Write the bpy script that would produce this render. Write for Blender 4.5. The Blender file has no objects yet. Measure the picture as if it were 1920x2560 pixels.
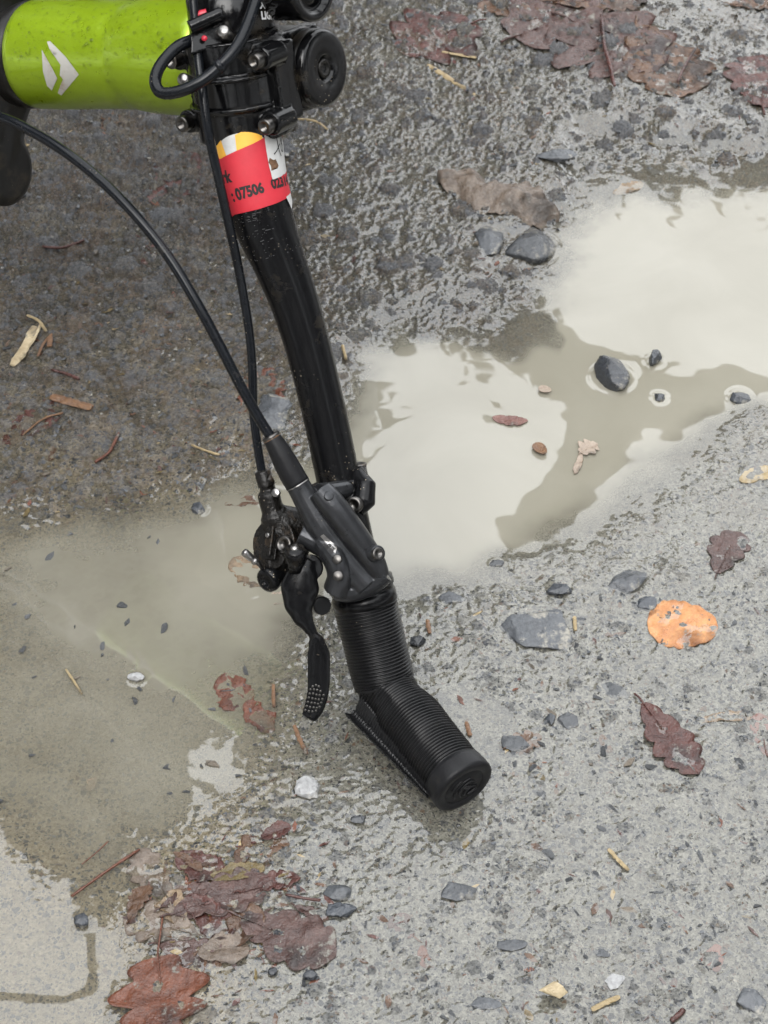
import bpy, bmesh, math, random
import numpy as np
from mathutils import Vector, Matrix, noise as mnoise
from mathutils.bvhtree import BVHTree

R = math.radians
rng = random.Random(7)
nr = np.random.default_rng(11)
scene = bpy.context.scene
col = scene.collection

# ------------------------------------------------------------------ camera
CAM_H, PITCH, VFOV = 0.776, 45.0, 30.0
cd = bpy.data.cameras.new('camera')
cam = bpy.data.objects.new('camera', cd)
col.objects.link(cam)
cam.location = (0, 0, CAM_H)
cam.rotation_euler = (R(90 - PITCH), 0, 0)
cd.sensor_fit = 'AUTO'
cd.sensor_width = 36.0
cd.angle = R(VFOV)
cd.clip_start = 0.02
cd.clip_end = 3000
cd.dof.use_dof = True
cd.dof.focus_distance = 0.93
cd.dof.aperture_fstop = 36.0
scene.camera = cam

# ------------------------------------------------------------------ sky
SUN_EL, SUN_ROT = 52.0, 200.0
w = bpy.data.worlds.new('World')
scene.world = w
w.use_nodes = True
nt = w.node_tree
nt.nodes.clear()
sky = nt.nodes.new('ShaderNodeTexSky')
sky.sky_type = 'NISHITA'
sky.sun_disc = False
sky.sun_elevation = R(SUN_EL)
sky.sun_rotation = R(SUN_ROT)
sky.air_density = 1.0
sky.dust_density = 4.0
hs = nt.nodes.new('ShaderNodeHueSaturation')
hs.inputs['Saturation'].default_value = 0.12
mixw = nt.nodes.new('ShaderNodeMixRGB')          # cloud cover evens the sky out
mixw.inputs[0].default_value = 0.75
mixw.inputs[2].default_value = (7.3, 7.5, 7.7, 1)
bg = nt.nodes.new('ShaderNodeBackground')
bg.inputs['Strength'].default_value = 0.12
wo = nt.nodes.new('ShaderNodeOutputWorld')
nt.links.new(sky.outputs[0], hs.inputs['Color'])
nt.links.new(hs.outputs[0], mixw.inputs[1])
nt.links.new(mixw.outputs[0], bg.inputs[0])
nt.links.new(bg.outputs[0], wo.inputs[0])

sd = bpy.data.lights.new('sun', 'SUN')
sd.energy = 0.5
sd.angle = R(40)
sd.color = (1.0, 0.97, 0.93)
sun = bpy.data.objects.new('sun', sd)
col.objects.link(sun)
_az = R(SUN_ROT)
_sv = Vector((math.sin(_az) * math.cos(R(SUN_EL)), math.cos(_az) * math.cos(R(SUN_EL)), math.sin(R(SUN_EL))))
sun.rotation_euler = _sv.to_track_quat('Z', 'Y').to_euler()

vs = scene.view_settings
vs.view_transform = 'Standard'
vs.look = 'None'
vs.gamma = 1.0
vs.use_curve_mapping = False
vs.exposure = 2.05
scene.cycles.use_denoising = True
scene.cycles.max_bounces = 5
scene.cycles.diffuse_bounces = 2
scene.cycles.glossy_bounces = 3
scene.cycles.transmission_bounces = 4
scene.cycles.transparent_max_bounces = 5
scene.cycles.caustics_reflective = False
scene.cycles.caustics_refractive = False

# ------------------------------------------------------------------ helpers
FPX = 1280.0 / math.tan(R(VFOV / 2))       # focal length in photograph pixels
SP, CP = math.sin(R(PITCH)), math.cos(R(PITCH))
VR = Vector((1, 0, 0))
VU = Vector((0, SP, CP))
VF = Vector((0, CP, -SP))
CAM = Vector((0, 0, CAM_H))


def ray(px, py):
    return VF + VR * ((px - 960) / FPX) + VU * ((1280 - py) / FPX)


def W(px, py, d):                            # point seen at a pixel, d metres deep
    return CAM + ray(px, py) * d


def Z(px, py, z=0.0):                        # point seen at a pixel at height z
    r = ray(px, py)
    return CAM + r * ((z - CAM_H) / r.z)


def C2W(x, y, t):                            # image right / image up / towards viewer
    return VR * x + VU * y - VF * t


def project(x, y, z):
    dx, dy, dz = x, y, z - CAM_H
    dep = dy * CP - dz * SP
    u = (dy * SP + dz * CP) / dep
    return 960 + FPX * dx / dep, 1280 - FPX * u


def smooth(a, b, x):
    t = np.clip((x - a) / (b - a), 0, 1)
    return t * t * (3 - 2 * t)


_perm = nr.permutation(4096)


def _h(ix, iy, s=0):
    return _perm[(_perm[(ix + s * 131) & 4095] + iy) & 4095]


def gnoise(x, y, s=0):                       # 2-d gradient noise, about -1..1
    ix = np.floor(x).astype(np.int64); iy = np.floor(y).astype(np.int64)
    fx = x - ix; fy = y - iy
    u = fx * fx * fx * (fx * (fx * 6 - 15) + 10)
    v = fy * fy * fy * (fy * (fy * 6 - 15) + 10)

    def g(i, j):
        a = _h(ix + i, iy + j, s) * (2 * math.pi / 4096)
        return np.cos(a) * (fx - i) + np.sin(a) * (fy - j)
    a = g(0, 0) * (1 - u) + g(1, 0) * u
    b = g(0, 1) * (1 - u) + g(1, 1) * u
    return 1.5 * (a * (1 - v) + b * v)


def fbm(x, y, o=4, s=0, gain=.5):
    r = np.zeros_like(x); a = 1.0; f = 1.0
    for k in range(o):
        r += a * gnoise(x * f + 13.7 * k, y * f - 7.1 * k, s + k)
        a *= gain; f *= 2.03
    return r


def worley(x, y, s=0):                       # F1 distance, F2, id of the cell (0..1), second id
    ix = np.floor(x).astype(np.int64); iy = np.floor(y).astype(np.int64)
    f1 = np.full(x.shape, 9.0); f2 = np.full(x.shape, 9.0); idd = np.zeros(x.shape)
    for i in (-1, 0, 1):
        for j in (-1, 0, 1):
            h = _h(ix + i, iy + j, s)
            h2 = _h(iy + j + 57, ix + i + 91, s + 5)
            qx = ix + i + h / 4096.0; qy = iy + j + h2 / 4096.0
            d = np.hypot(x - qx, y - qy)
            m = d < f1
            f2 = np.where(m, f1, np.minimum(f2, d))
            idd = np.where(m, ((h * 7 + h2 * 3) & 4095) / 4096.0, idd)
            f1 = np.where(m, d, f1)
    return f1, f2, idd


def polymask(px, py, poly, soft):            # 1 inside, fading over `soft` px inside the edge; signed
    n = len(poly)
    d = np.full(px.shape, 1e9); inside = np.zeros(px.shape, bool)
    for i in range(n):
        x0, y0 = poly[i]; x1, y1 = poly[(i + 1) % n]
        ex, ey = x1 - x0, y1 - y0
        t = np.clip(((px - x0) * ex + (py - y0) * ey) / (ex * ex + ey * ey + 1e-9), 0, 1)
        d = np.minimum(d, np.hypot(px - x0 - t * ex, py - y0 - t * ey))
        c = ((y0 > py) != (y1 > py)) & (px < (x1 - x0) * (py - y0) / (y1 - y0 + 1e-12) + x0)
        inside ^= c
    sdist = np.where(inside, d, -d)
    return sdist / soft


# ------------------------------------------------------------------ materials
def nodes_of(m):
    m.use_nodes = True
    t = m.node_tree
    return t, t.nodes['Principled BSDF']


def N(t, typ, **kw):
    n = t.nodes.new(typ)
    for k, v in kw.items():
        if k.startswith('i_'):
            key = k[2:].replace('_', ' ')
            n.inputs[key].default_value = v
        else:
            setattr(n, k, v)
    return n


def ramp(t, fac, stops):
    r = t.nodes.new('ShaderNodeValToRGB')
    e = r.color_ramp.elements
    while len(e) < len(stops):
        e.new(0.5)
    for k, (p, c) in enumerate(stops):
        e[k].position = p
        e[k].color = c if len(c) == 4 else (*c, 1)
    t.links.new(fac, r.inputs[0])
    return r.outputs[0]


def mixc(t, fac, a, b):
    m = t.nodes.new('ShaderNodeMixRGB')
    for k, v in ((0, fac), (1, a), (2, b)):
        if hasattr(v, 'is_output'):
            t.links.new(v, m.inputs[k])
        else:
            m.inputs[k].default_value = v if k == 0 else (*v[:3], 1)
    return m.outputs[0]


def noise_tex(t, scale, detail=3, rough=.55, dist=0, vec=None):
    n = t.nodes.new('ShaderNodeTexNoise')
    n.inputs['Scale'].default_value = scale
    n.inputs['Detail'].default_value = detail
    n.inputs['Roughness'].default_value = rough
    n.inputs['Distortion'].default_value = dist
    if vec is None:
        tc = t.nodes.new('ShaderNodeTexCoord')
        vec = tc.outputs['Object']
    t.links.new(vec, n.inputs['Vector'])
    return n.outputs['Fac']


def voro(t, scale, feature='F1', vec=None):
    n = t.nodes.new('ShaderNodeTexVoronoi')
    n.feature = feature
    n.inputs['Scale'].default_value = scale
    if vec is None:
        vec = t.nodes.new('ShaderNodeTexCoord').outputs['Object']
    t.links.new(vec, n.inputs['Vector'])
    return n


def bump(t, p, height, strength, dist):
    b = t.nodes.new('ShaderNodeBump')
    b.inputs['Strength'].default_value = strength
    b.inputs['Distance'].default_value = dist
    t.links.new(height, b.inputs['Height'])
    t.links.new(b.outputs[0], p.inputs['Normal'])
    return b


MATS = {}


def simple(name, c, rough=.4, metal=0.0, ior=1.5, dirt=0.0, dirt_col=(.10, .075, .045), var=.15, nscale=220,
           bstr=.15, bdist=.0004, coat=0.0, speck=0.0, rvar=.15):
    m = bpy.data.materials.new(name)
    t, p = nodes_of(m)
    n1 = noise_tex(t, nscale, 4)
    lo = tuple(x * (1 - var) for x in c); hi = tuple(min(1, x * (1 + var)) for x in c)
    base = ramp(t, n1, [(.3, lo), (.7, hi)])
    if dirt > 0:
        nd = noise_tex(t, 55, 6, .7)
        md = ramp(t, nd, [(.62 - .3 * dirt, (0, 0, 0)), (.78 - .2 * dirt, (1, 1, 1))])
        base = mixc(t, md, base, dirt_col)
        rr = ramp(t, md, [(0, (rough,) * 3), (1, (min(.85, rough + .35),) * 3)])
        t.links.new(rr, p.inputs['Roughness'])
    elif rvar > 0:
        nrg = noise_tex(t, 90, 5, .65)
        rr = ramp(t, nrg, [(.3, (max(.02, rough * (1 - rvar)),) * 3), (.75, (min(1, rough * (1 + 2 * rvar)),) * 3)])
        t.links.new(rr, p.inputs['Roughness'])
    else:
        p.inputs['Roughness'].default_value = rough
    if speck > 0:                                  # dried splashes of grit
        vv = voro(t, 420)
        sm = ramp(t, vv.outputs['Distance'], [(.10, (1, 1, 1)), (.16, (0, 0, 0))])
        ns = noise_tex(t, 40, 3)
        sg = ramp(t, ns, [(.66 - .25 * speck, (0, 0, 0)), (.72, (1, 1, 1))])
        mm = t.nodes.new('ShaderNodeMath'); mm.operation = 'MULTIPLY'
        t.links.new(sm, mm.inputs[0]); t.links.new(sg, mm.inputs[1])
        base = mixc(t, mm.outputs[0], base, (.32, .27, .2))
    t.links.new(base, p.inputs['Base Color'])
    p.inputs['Metallic'].default_value = metal
    p.inputs['IOR'].default_value = ior
    p.inputs['Coat Weight'].default_value = coat
    p.inputs['Coat Roughness'].default_value = .08
    bump(t, p, noise_tex(t, nscale * 3, 4), bstr, bdist)
    MATS[name] = m
    return m


simple('gloss_black', (.004, .004, .0045), .26, ior=1.30, dirt=.14, speck=.5, bstr=.1, dirt_col=(.03, .024, .016))
simple('stem_black', (.004, .004, .0045), .14, ior=1.38, dirt=.16, speck=.3, bstr=.12, dirt_col=(.03, .024, .016))
simple('satin_graphite', (.040, .041, .044), .30, metal=.6, ior=1.35, speck=.2, bstr=.08)
simple('rubber', (.006, .006, .0065), .30, ior=1.36, dirt=.06, dirt_col=(.02, .018, .014), speck=.25, bstr=.3, nscale=350)
simple('boot_rubber', (.010, .010, .011), .42, ior=1.28, dirt=.08, dirt_col=(.02, .018, .014), speck=.2, bstr=.25)
simple('hose', (.006, .007, .009), .24, ior=1.33, dirt=.08, dirt_col=(.03, .025, .02), speck=.35, bstr=.1)
simple('muddy_metal', (.008, .007, .006), .25, ior=1.4, metal=.2, dirt=.26, dirt_col=(.06, .038, .02), speck=.5, bstr=.5, bdist=.001)
simple('steel', (.30, .29, .28), .3, metal=1.0, dirt=.3, bstr=.2)
simple('dark_steel', (.10, .095, .09), .3, metal=1.0, dirt=.2, bstr=.1)
simple('green_paint', (.27, .40, .010), .30, metal=.45, speck=.25, var=.05, bstr=.05, coat=.35)
simple('crown_black', (.007, .0065, .006), .32, ior=1.33, dirt=.3, dirt_col=(.035, .028, .02), speck=.4)
simple('red_paper', (.50, .020, .034), .55, var=.05, bstr=.1, rvar=.1)
simple('white_paper', (.52, .52, .51), .5, var=.04, bstr=.4, bdist=.0006, rvar=.1)
simple('yellow_paper', (.80, .42, .05), .5, var=.05, bstr=.1, rvar=.1)
simple('ink', (.012, .01, .01), .6, var=.1, bstr=.05)
simple('badge_white', (.42, .41, .38), .4, dirt=.3, dirt_col=(.25, .16, .08), var=.05)
simple('print_white', (.75, .75, .75), .5, var=.05)
simple('red_plastic', (.4, .012, .03), .3, var=.05)
simple('bark', (.055, .045, .034), .85, var=.4, nscale=20, bstr=.8, bdist=.02)
simple('needles', (.020, .034, .014), .7, var=.4, nscale=8, bstr=0)
simple('tyre', (.02, .02, .02), .7, dirt=.5)


def glass_drop():
    m = bpy.data.materials.new('water_drop')
    m.use_nodes = True
    t = m.node_tree
    t.nodes.clear()
    out = t.nodes.new('ShaderNodeOutputMaterial')
    tr = t.nodes.new('ShaderNodeBsdfTransparent'); tr.inputs[0].default_value = (.97, .97, .95, 1)
    gl = t.nodes.new('ShaderNodeBsdfGlossy'); gl.inputs['Roughness'].default_value = .03
    lw = t.nodes.new('ShaderNodeLayerWeight'); lw.inputs['Blend'].default_value = .22
    mx = t.nodes.new('ShaderNodeMixShader')
    t.links.new(lw.outputs['Fresnel'], mx.inputs[0])
    t.links.new(tr.outputs[0], mx.inputs[1]); t.links.new(gl.outputs[0], mx.inputs[2])
    t.links.new(mx.outputs[0], out.inputs[0])
    MATS['drop'] = m


glass_drop()


def leaf_mat(name, c1, c2, rough=.28, tip=None):
    m = bpy.data.materials.new(name)
    t, p = nodes_of(m)
    n1 = noise_tex(t, 130, 5, .65)
    base = ramp(t, n1, [(.32, c1), (.66, c2)])
    n2 = noise_tex(t, 45, 4)
    spot = ramp(t, n2, [(.54, (0, 0, 0)), (.66, (1, 1, 1))])
    base = mixc(t, spot, base, tuple(x * .45 for x in c1))
    grit_ = ramp(t, noise_tex(t, 75, 6, .75), [(.60, (0, 0, 0)), (.66, (1, 1, 1))])   # silt washed over the blade
    base = mixc(t, grit_, base, (.17, .162, .14))
    t.links.new(base, p.inputs['Base Color'])
    p.inputs['Roughness'].default_value = rough
    p.inputs['IOR'].default_value = 1.56
    rr = ramp(t, noise_tex(t, 80, 4), [(.35, (rough * .5,) * 3), (.7, (rough * 1.8,) * 3)])
    t.links.new(rr, p.inputs['Roughness'])
    bump(t, p, noise_tex(t, 200, 5, .65), .9, .0022)
    MATS[name] = m


leaf_mat('leaf_red', (.038, .013, .010), (.085, .030, .023))
leaf_mat('leaf_purple', (.038, .019, .016), (.088, .048, .040))
leaf_mat('leaf_brown', (0.052, 0.026, 0.014), (0.112, 0.060, 0.034))
leaf_mat('leaf_tan', (0.119, 0.081, 0.047), (0.238, 0.170, 0.106))
leaf_mat('leaf_grey', (0.081, 0.060, 0.045), (0.170, 0.132, 0.102))
leaf_mat('leaf_orange', (0.360, 0.135, 0.041), (0.540, 0.270, 0.108), .4)
leaf_mat('leaf_rust', (0.061, 0.017, 0.007), (0.143, 0.047, 0.023))
leaf_mat('leaf_olive', (0.080, 0.060, 0.024), (0.144, 0.104, 0.040))
leaf_mat('straw', (0.221, 0.162, 0.076), (0.374, 0.289, 0.162), .5)
leaf_mat('wood_cream', (0.300, 0.230, 0.130), (0.520, 0.430, 0.280), .5)
leaf_mat('wood_brown', (0.104, 0.050, 0.024), (0.200, 0.104, 0.048), .45)
leaf_mat('petal', (.22, .165, .12), (.38, .31, .25), .4)
leaf_mat('pink_leaf', (0.120, 0.051, 0.042), (0.192, 0.096, 0.078), .4)


def stone_mat(name, c, rough=.25, var=.3):
    m = bpy.data.materials.new(name)
    t, p = nodes_of(m)
    oi = t.nodes.new('ShaderNodeObjectInfo')
    n1 = noise_tex(t, 260, 6, .7)
    base = ramp(t, n1, [(.3, tuple(x * (1 - var) for x in c)), (.7, tuple(x * (1 + var) for x in c))])
    # silt left lying in the hollows of the stone
    n2 = noise_tex(t, 90, 6, .72)
    silt = ramp(t, n2, [(.55, (0, 0, 0)), (.66, (1, 1, 1))])
    base = mixc(t, silt, base, (.23, .215, .18))
    hv = t.nodes.new('ShaderNodeHueSaturation')
    mr = t.nodes.new('ShaderNodeMapRange')
    mr.inputs['To Min'].default_value = .65; mr.inputs['To Max'].default_value = 1.45
    t.links.new(oi.outputs['Random'], mr.inputs['Value'])
    t.links.new(mr.outputs[0], hv.inputs['Value'])
    t.links.new(base, hv.inputs['Color'])
    t.links.new(hv.outputs[0], p.inputs['Base Color'])
    rr = ramp(t, noise_tex(t, 70, 4), [(.3, (rough * .5,) * 3), (.75, (rough * 2,) * 3)])
    t.links.new(rr, p.inputs['Roughness'])
    p.inputs['IOR'].default_value = 1.6
    bump(t, p, noise_tex(t, 420, 6, .65), .55, .0016)
    MATS[name] = m


stone_mat('stone_slate', (.054, .058, .064), .2)
stone_mat('stone_dark', (.034, .038, .045), .15)
stone_mat('stone_brown', (.11, .09, .068))
stone_mat('stone_pale', (.27, .27, .27), .35)


def ground_material():
    m = bpy.data.materials.new('wet_grit')
    t, p = nodes_of(m)
    at = t.nodes.new('ShaderNodeAttribute'); at.attribute_name = 'silt'
    ac = t.nodes.new('ShaderNodeAttribute'); ac.attribute_name = 'chip'
    ab = t.nodes.new('ShaderNodeAttribute'); ab.attribute_name = 'brown'
    tc = t.nodes.new('ShaderNodeTexCoord')
    nw = t.nodes.new('ShaderNodeTexNoise'); nw.inputs['Scale'].default_value = 300
    t.links.new(tc.outputs['Object'], nw.inputs['Vector'])
    va = t.nodes.new('ShaderNodeVectorMath'); va.operation = 'MULTIPLY_ADD'
    va.inputs[1].default_value = (.004, .004, .004)
    t.links.new(nw.outputs['Color'], va.inputs[0]); t.links.new(tc.outputs['Object'], va.inputs[2])
    wv = va.outputs[0]
    nf = noise_tex(t, 520, 5, .7, vec=tc.outputs['Object'])
    nb = noise_tex(t, 38, 5, .6, vec=tc.outputs['Object'])
    gravel = ramp(t, nf, [(.30, (.014, .0125, .011)), (.52, (.060, .054, .044)), (.70, (.165, .146, .118))])
    silt = ramp(t, nf, [(.32, (.100, .098, .087)), (.52, (.232, .229, .206)), (.70, (.37, .365, .332))])
    aw = t.nodes.new('ShaderNodeAttribute'); aw.attribute_name = 'warm'
    wsilt = ramp(t, nf, [(.30, (.125, .102, .070)), (.52, (.265, .226, .162)), (.72, (.38, .335, .255))])
    silt = mixc(t, aw.outputs['Fac'], silt, wsilt)
    base = mixc(t, at.outputs['Fac'], gravel, silt)
    brown = mixc(t, .45, base, (.10, .064, .040))
    nbm = ramp(t, nb, [(.42, (0, 0, 0)), (.62, (1, 1, 1))])
    mb = t.nodes.new('ShaderNodeMath'); mb.operation = 'MULTIPLY'
    t.links.new(nbm, mb.inputs[0]); t.links.new(ab.outputs['Fac'], mb.inputs[1])
    base = mixc(t, mb.outputs[0], base, brown)
    # three sizes of grain set in the silt
    for sc_, lo, hi, thr in ((190, .26, .34, .62), (330, .30, .38, .50), (620, .30, .42, .45)):
        v = voro(t, sc_, vec=wv)
        g = ramp(t, v.outputs['Distance'], [(lo, (1, 1, 1)), (hi, (0, 0, 0))])
        sep = t.nodes.new('ShaderNodeSeparateColor')
        t.links.new(v.outputs['Color'], sep.inputs[0])
        pick = ramp(t, sep.outputs[0], [(thr, (0, 0, 0)), (thr + .05, (1, 1, 1))])
        mu = t.nodes.new('ShaderNodeMath'); mu.operation = 'MULTIPLY'
        t.links.new(g, mu.inputs[0]); t.links.new(pick, mu.inputs[1])
        gc = ramp(t, sep.outputs[1], [(0, (.022, .024, .028)), (.5, (.06, .063, .070)), (.8, (.10, .098, .095)), (1, (.15, .10, .07))])
        base = mixc(t, mu.outputs[0], base, gc)
    base = mixc(t, ac.outputs['Fac'], base, ramp(t, nf, [(.3, (.05, .054, .062)), (.7, (.12, .125, .135))]))
    t.links.new(base, p.inputs['Base Color'])
    rr = ramp(t, noise_tex(t, 150, 4, .6, vec=tc.outputs['Object']), [(.35, (.06,) * 3), (.7, (.32,) * 3)])
    t.links.new(rr, p.inputs['Roughness'])
    p.inputs['IOR'].default_value = 1.62
    nfb = noise_tex(t, 700, 5, .68, vec=tc.outputs['Object'])
    bump(t, p, nfb, 1.0, .0022)
    MATS['ground'] = m


ground_material()


def water_material():
    m = bpy.data.materials.new('murky_water')
    m.use_nodes = True
    t = m.node_tree
    t.nodes.clear()
    out = t.nodes.new('ShaderNodeOutputMaterial')
    at = t.nodes.new('ShaderNodeAttribute'); at.attribute_name = 'opacity'
    tc = t.nodes.new('ShaderNodeTexCoord')
    nn = noise_tex(t, 14, 4, .5, .6, vec=tc.outputs['Object'])
    murk = ramp(t, nn, [(.3, (.220, .206, .162)), (.7, (.258, .244, .198))])
    dif = t.nodes.new('ShaderNodeBsdfDiffuse')
    t.links.new(murk, dif.inputs[0])
    tr = t.nodes.new('ShaderNodeBsdfTransparent')
    tr.inputs[0].default_value = (.93, .92, .88, 1)
    mx = t.nodes.new('ShaderNodeMixShader')
    t.links.new(at.outputs['Fac'], mx.inputs[0])
    t.links.new(tr.outputs[0], mx.inputs[1]); t.links.new(dif.outputs[0], mx.inputs[2])
    gl = t.nodes.new('ShaderNodeBsdfGlossy')
    gl.inputs['Roughness'].default_value = .015
    fr = t.nodes.new('ShaderNodeFresnel'); fr.inputs['IOR'].default_value = 1.85
    mg = t.nodes.new('ShaderNodeMixShader')
    ge = t.nodes.new('ShaderNodeNewGeometry')
    bf_ = t.nodes.new('ShaderNodeMapRange')            # seen from below the film stays clear
    bf_.inputs['From Min'].default_value = 1; bf_.inputs['From Max'].default_value = 0
    t.links.new(ge.outputs['Backfacing'], bf_.inputs['Value'])
    fm = t.nodes.new('ShaderNodeMath'); fm.operation = 'MULTIPLY'
    t.links.new(fr.outputs[0], fm.inputs[0]); t.links.new(bf_.outputs[0], fm.inputs[1])
    t.links.new(fm.outputs[0], mg.inputs[0])
    t.links.new(mx.outputs[0], mg.inputs[1]); t.links.new(gl.outputs[0], mg.inputs[2])
    t.links.new(mg.outputs[0], out.inputs[0])
    MATS['water'] = m


water_material()


# ------------------------------------------------------------------ mesh helpers
def mesh_obj(name, verts, faces, mat, parent=None, smooth_=True, origin=None):
    me = bpy.data.meshes.new(name)
    if origin is None:
        origin = parent_origin(parent) if parent else Vector((0, 0, 0))
    me.from_pydata([tuple(Vector(v) - origin) for v in verts], [], faces)
    me.materials.append(MATS[mat])
    if smooth_:
        me.shade_smooth()
    o = bpy.data.objects.new(name, me)
    if parent is not None:
        o.parent = parent
    else:
        o.location = origin
    col.objects.link(o)
    return o


def parent_origin(p):
    v = Vector((0, 0, 0))
    while p is not None:
        v = v + p.location
        p = p.parent
    return v


def bm_obj(name, bm, mat, parent=None, smooth_=True, origin=None):
    me = bpy.data.meshes.new(name)
    if origin is None:
        origin = parent_origin(parent) if parent else Vector((0, 0, 0))
    bmesh.ops.translate(bm, verts=bm.verts, vec=-origin)
    bm.to_mesh(me); bm.free()
    me.materials.append(MATS[mat])
    if smooth_:
        me.shade_smooth()
    o = bpy.data.objects.new(name, me)
    if parent is not None:
        o.parent = parent
    else:
        o.location = origin
    col.objects.link(o)
    return o


def tag(o, label=None, cat=None, group=None, kind=None):
    if label: o['label'] = label
    if cat: o['category'] = cat
    if group: o['group'] = group
    if kind: o['kind'] = kind
    return o


def empty(name, loc):
    o = bpy.data.objects.new(name, None)
    o.location = loc
    o.empty_display_size = .02
    col.objects.link(o)
    return o


def catmull(pts, n):
    pts = [Vector(p) for p in pts]
    P = [pts[0] * 2 - pts[1]] + pts + [pts[-1] * 2 - pts[-2]]
    out = []
    for i in range(1, len(P) - 2):
        a, b, c, d = P[i - 1], P[i], P[i + 1], P[i + 2]
        for k in range(n):
            t = k / n
            out.append(.5 * ((2 * b) + (c - a) * t + (2 * a - 5 * b + 4 * c - d) * t * t + (3 * b - a - 3 * c + d) * t ** 3))
    out.append(pts[-1])
    return out


def sweep(path, radii, seg=20, cap=True, flat=None, ref=None, rfun=None):
    """tube along a path; flat=(kx,ky) squashes the section, ref fixes the first axis"""
    path = [Vector(p) for p in path]
    n = len(path)
    if not hasattr(radii, '__len__'):
        radii = [radii] * n
    tang = []
    for i in range(n):
        a = path[max(0, i - 1)]; b = path[min(n - 1, i + 1)]
        tang.append((b - a).normalized())
    ax = Vector(ref) if ref is not None else (Vector((0, 0, 1)) if abs(tang[0].z) < .9 else Vector((1, 0, 0)))
    verts, faces = [], []
    for i in range(n):
        ax = (ax - tang[i] * ax.dot(tang[i])).normalized()
        ay = tang[i].cross(ax)
        for k in range(seg):
            a = 2 * math.pi * k / seg
            r = radii[i]
            if rfun: r = r * rfun(i, a)
            kx, ky = flat[i] if (flat and hasattr(flat[0], '__len__')) else (flat or (1, 1))
            verts.append(path[i] + ax * (math.cos(a) * r * kx) + ay * (math.sin(a) * r * ky))
    for i in range(n - 1):
        for k in range(seg):
            k2 = (k + 1) % seg
            faces.append((i * seg + k, i * seg + k2, (i + 1) * seg + k2, (i + 1) * seg + k))
    if cap:
        faces.append(tuple(range(seg - 1, -1, -1)))
        faces.append(tuple((n - 1) * seg + k for k in range(seg)))
    return verts, faces


def resample(path, vals, step):
    """path + radii -> evenly spaced"""
    path = [Vector(p) for p in path]
    L = [0]
    for a, b in zip(path, path[1:]):
        L.append(L[-1] + (b - a).length)
    n = max(2, int(L[-1] / step))
    out, ov = [], []
    j = 0
    for i in range(n + 1):
        s = L[-1] * i / n
        while j < len(L) - 2 and L[j + 1] < s:
            j += 1
        t = (s - L[j]) / max(1e-9, L[j + 1] - L[j])
        out.append(path[j].lerp(path[j + 1], t))
        if vals: ov.append(vals[j] * (1 - t) + vals[j + 1] * t)
    return out, ov, L[-1]


def lathe(origin, axis, prof, seg=28, ref=None, cap=True):
    """prof = [(distance along axis, radius)...]"""
    axis = Vector(axis).normalized()
    ref = Vector(ref) if ref is not None else (Vector((0, 0, 1)) if abs(axis.z) < .9 else Vector((1, 0, 0)))
    ax = (ref - axis * ref.dot(axis)).normalized(); ay = axis.cross(ax)
    verts, faces = [], []
    for d, r in prof:
        for k in range(seg):
            a = 2 * math.pi * k / seg
            verts.append(Vector(origin) + axis * d + (ax * math.cos(a) + ay * math.sin(a)) * max(r, 1e-5))
    for i in range(len(prof) - 1):
        for k in range(seg):
            k2 = (k + 1) % seg
            faces.append((i * seg + k, i * seg + k2, (i + 1) * seg + k2, (i + 1) * seg + k))
    if cap:
        faces.append(tuple(range(seg - 1, -1, -1)))
        n = len(prof)
        faces.append(tuple((n - 1) * seg + k for k in range(seg)))
    return verts, faces


def boxvf(o, ax, ay, az, hx, hy, hz):
    v = []
    for i in (-1, 1):
        for j in (-1, 1):
            for k in (-1, 1):
                v.append(Vector(o) + ax * (i * hx) + ay * (j * hy) + az * (k * hz))
    f = [(0, 1, 3, 2), (4, 6, 7, 5), (0, 4, 5, 1), (2, 3, 7, 6), (0, 2, 6, 4), (1, 5, 7, 3)]
    return v, f


def merge(*parts):
    V, F = [], []
    for v, f in parts:
        b = len(V)
        V += list(v); F += [tuple(i + b for i in q) for q in f]
    return V, F


def fused(name, parts, mat, parent, voxel=.0007, iters=3):
    """overlapping solids melted into one cast surface"""
    V, F = merge(*parts)
    me = bpy.data.meshes.new('tmp')
    me.from_pydata([tuple(v) for v in V], [], F)
    bm = bmesh.new(); bm.from_mesh(me)
    bmesh.ops.recalc_face_normals(bm, faces=bm.faces)
    bm.to_mesh(me); bm.free()
    o = bpy.data.objects.new('tmp', me)
    col.objects.link(o)
    md = o.modifiers.new('r', 'REMESH'); md.mode = 'VOXEL'; md.voxel_size = voxel; md.use_smooth_shade = True
    ms = o.modifiers.new('s', 'SMOOTH'); ms.factor = .5; ms.iterations = iters
    dg = bpy.context.evaluated_depsgraph_get()
    ev = o.evaluated_get(dg)
    m2 = bpy.data.meshes.new_from_object(ev)
    m2.name = name
    bpy.data.objects.remove(o)
    org = parent_origin(parent)
    n = len(m2.vertices)
    a = np.empty(n * 3); m2.vertices.foreach_get('co', a)
    a = a.reshape(-1, 3) - np.array(org)
    m2.vertices.foreach_set('co', a.ravel())
    m2.materials.clear(); m2.materials.append(MATS[mat])
    m2.shade_smooth()
    m2.update()
    ob = bpy.data.objects.new(name, m2)
    ob.parent = parent
    col.objects.link(ob)
    return ob


def text_mesh(body, size, bold=True):
    c = bpy.data.curves.new('t', 'FONT')
    c.body = body; c.size = size; c.resolution_u = 3
    c.offset = size * (.05 if bold else 0)
    o = bpy.data.objects.new('t', c); col.objects.link(o)
    dg = bpy.context.evaluated_depsgraph_get()
    me = bpy.data.meshes.new_from_object(o.evaluated_get(dg))
    V = [v.co.copy() for v in me.vertices]; F = [tuple(p.vertices) for p in me.polygons]
    bpy.data.objects.remove(o)
    return V, F


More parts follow.
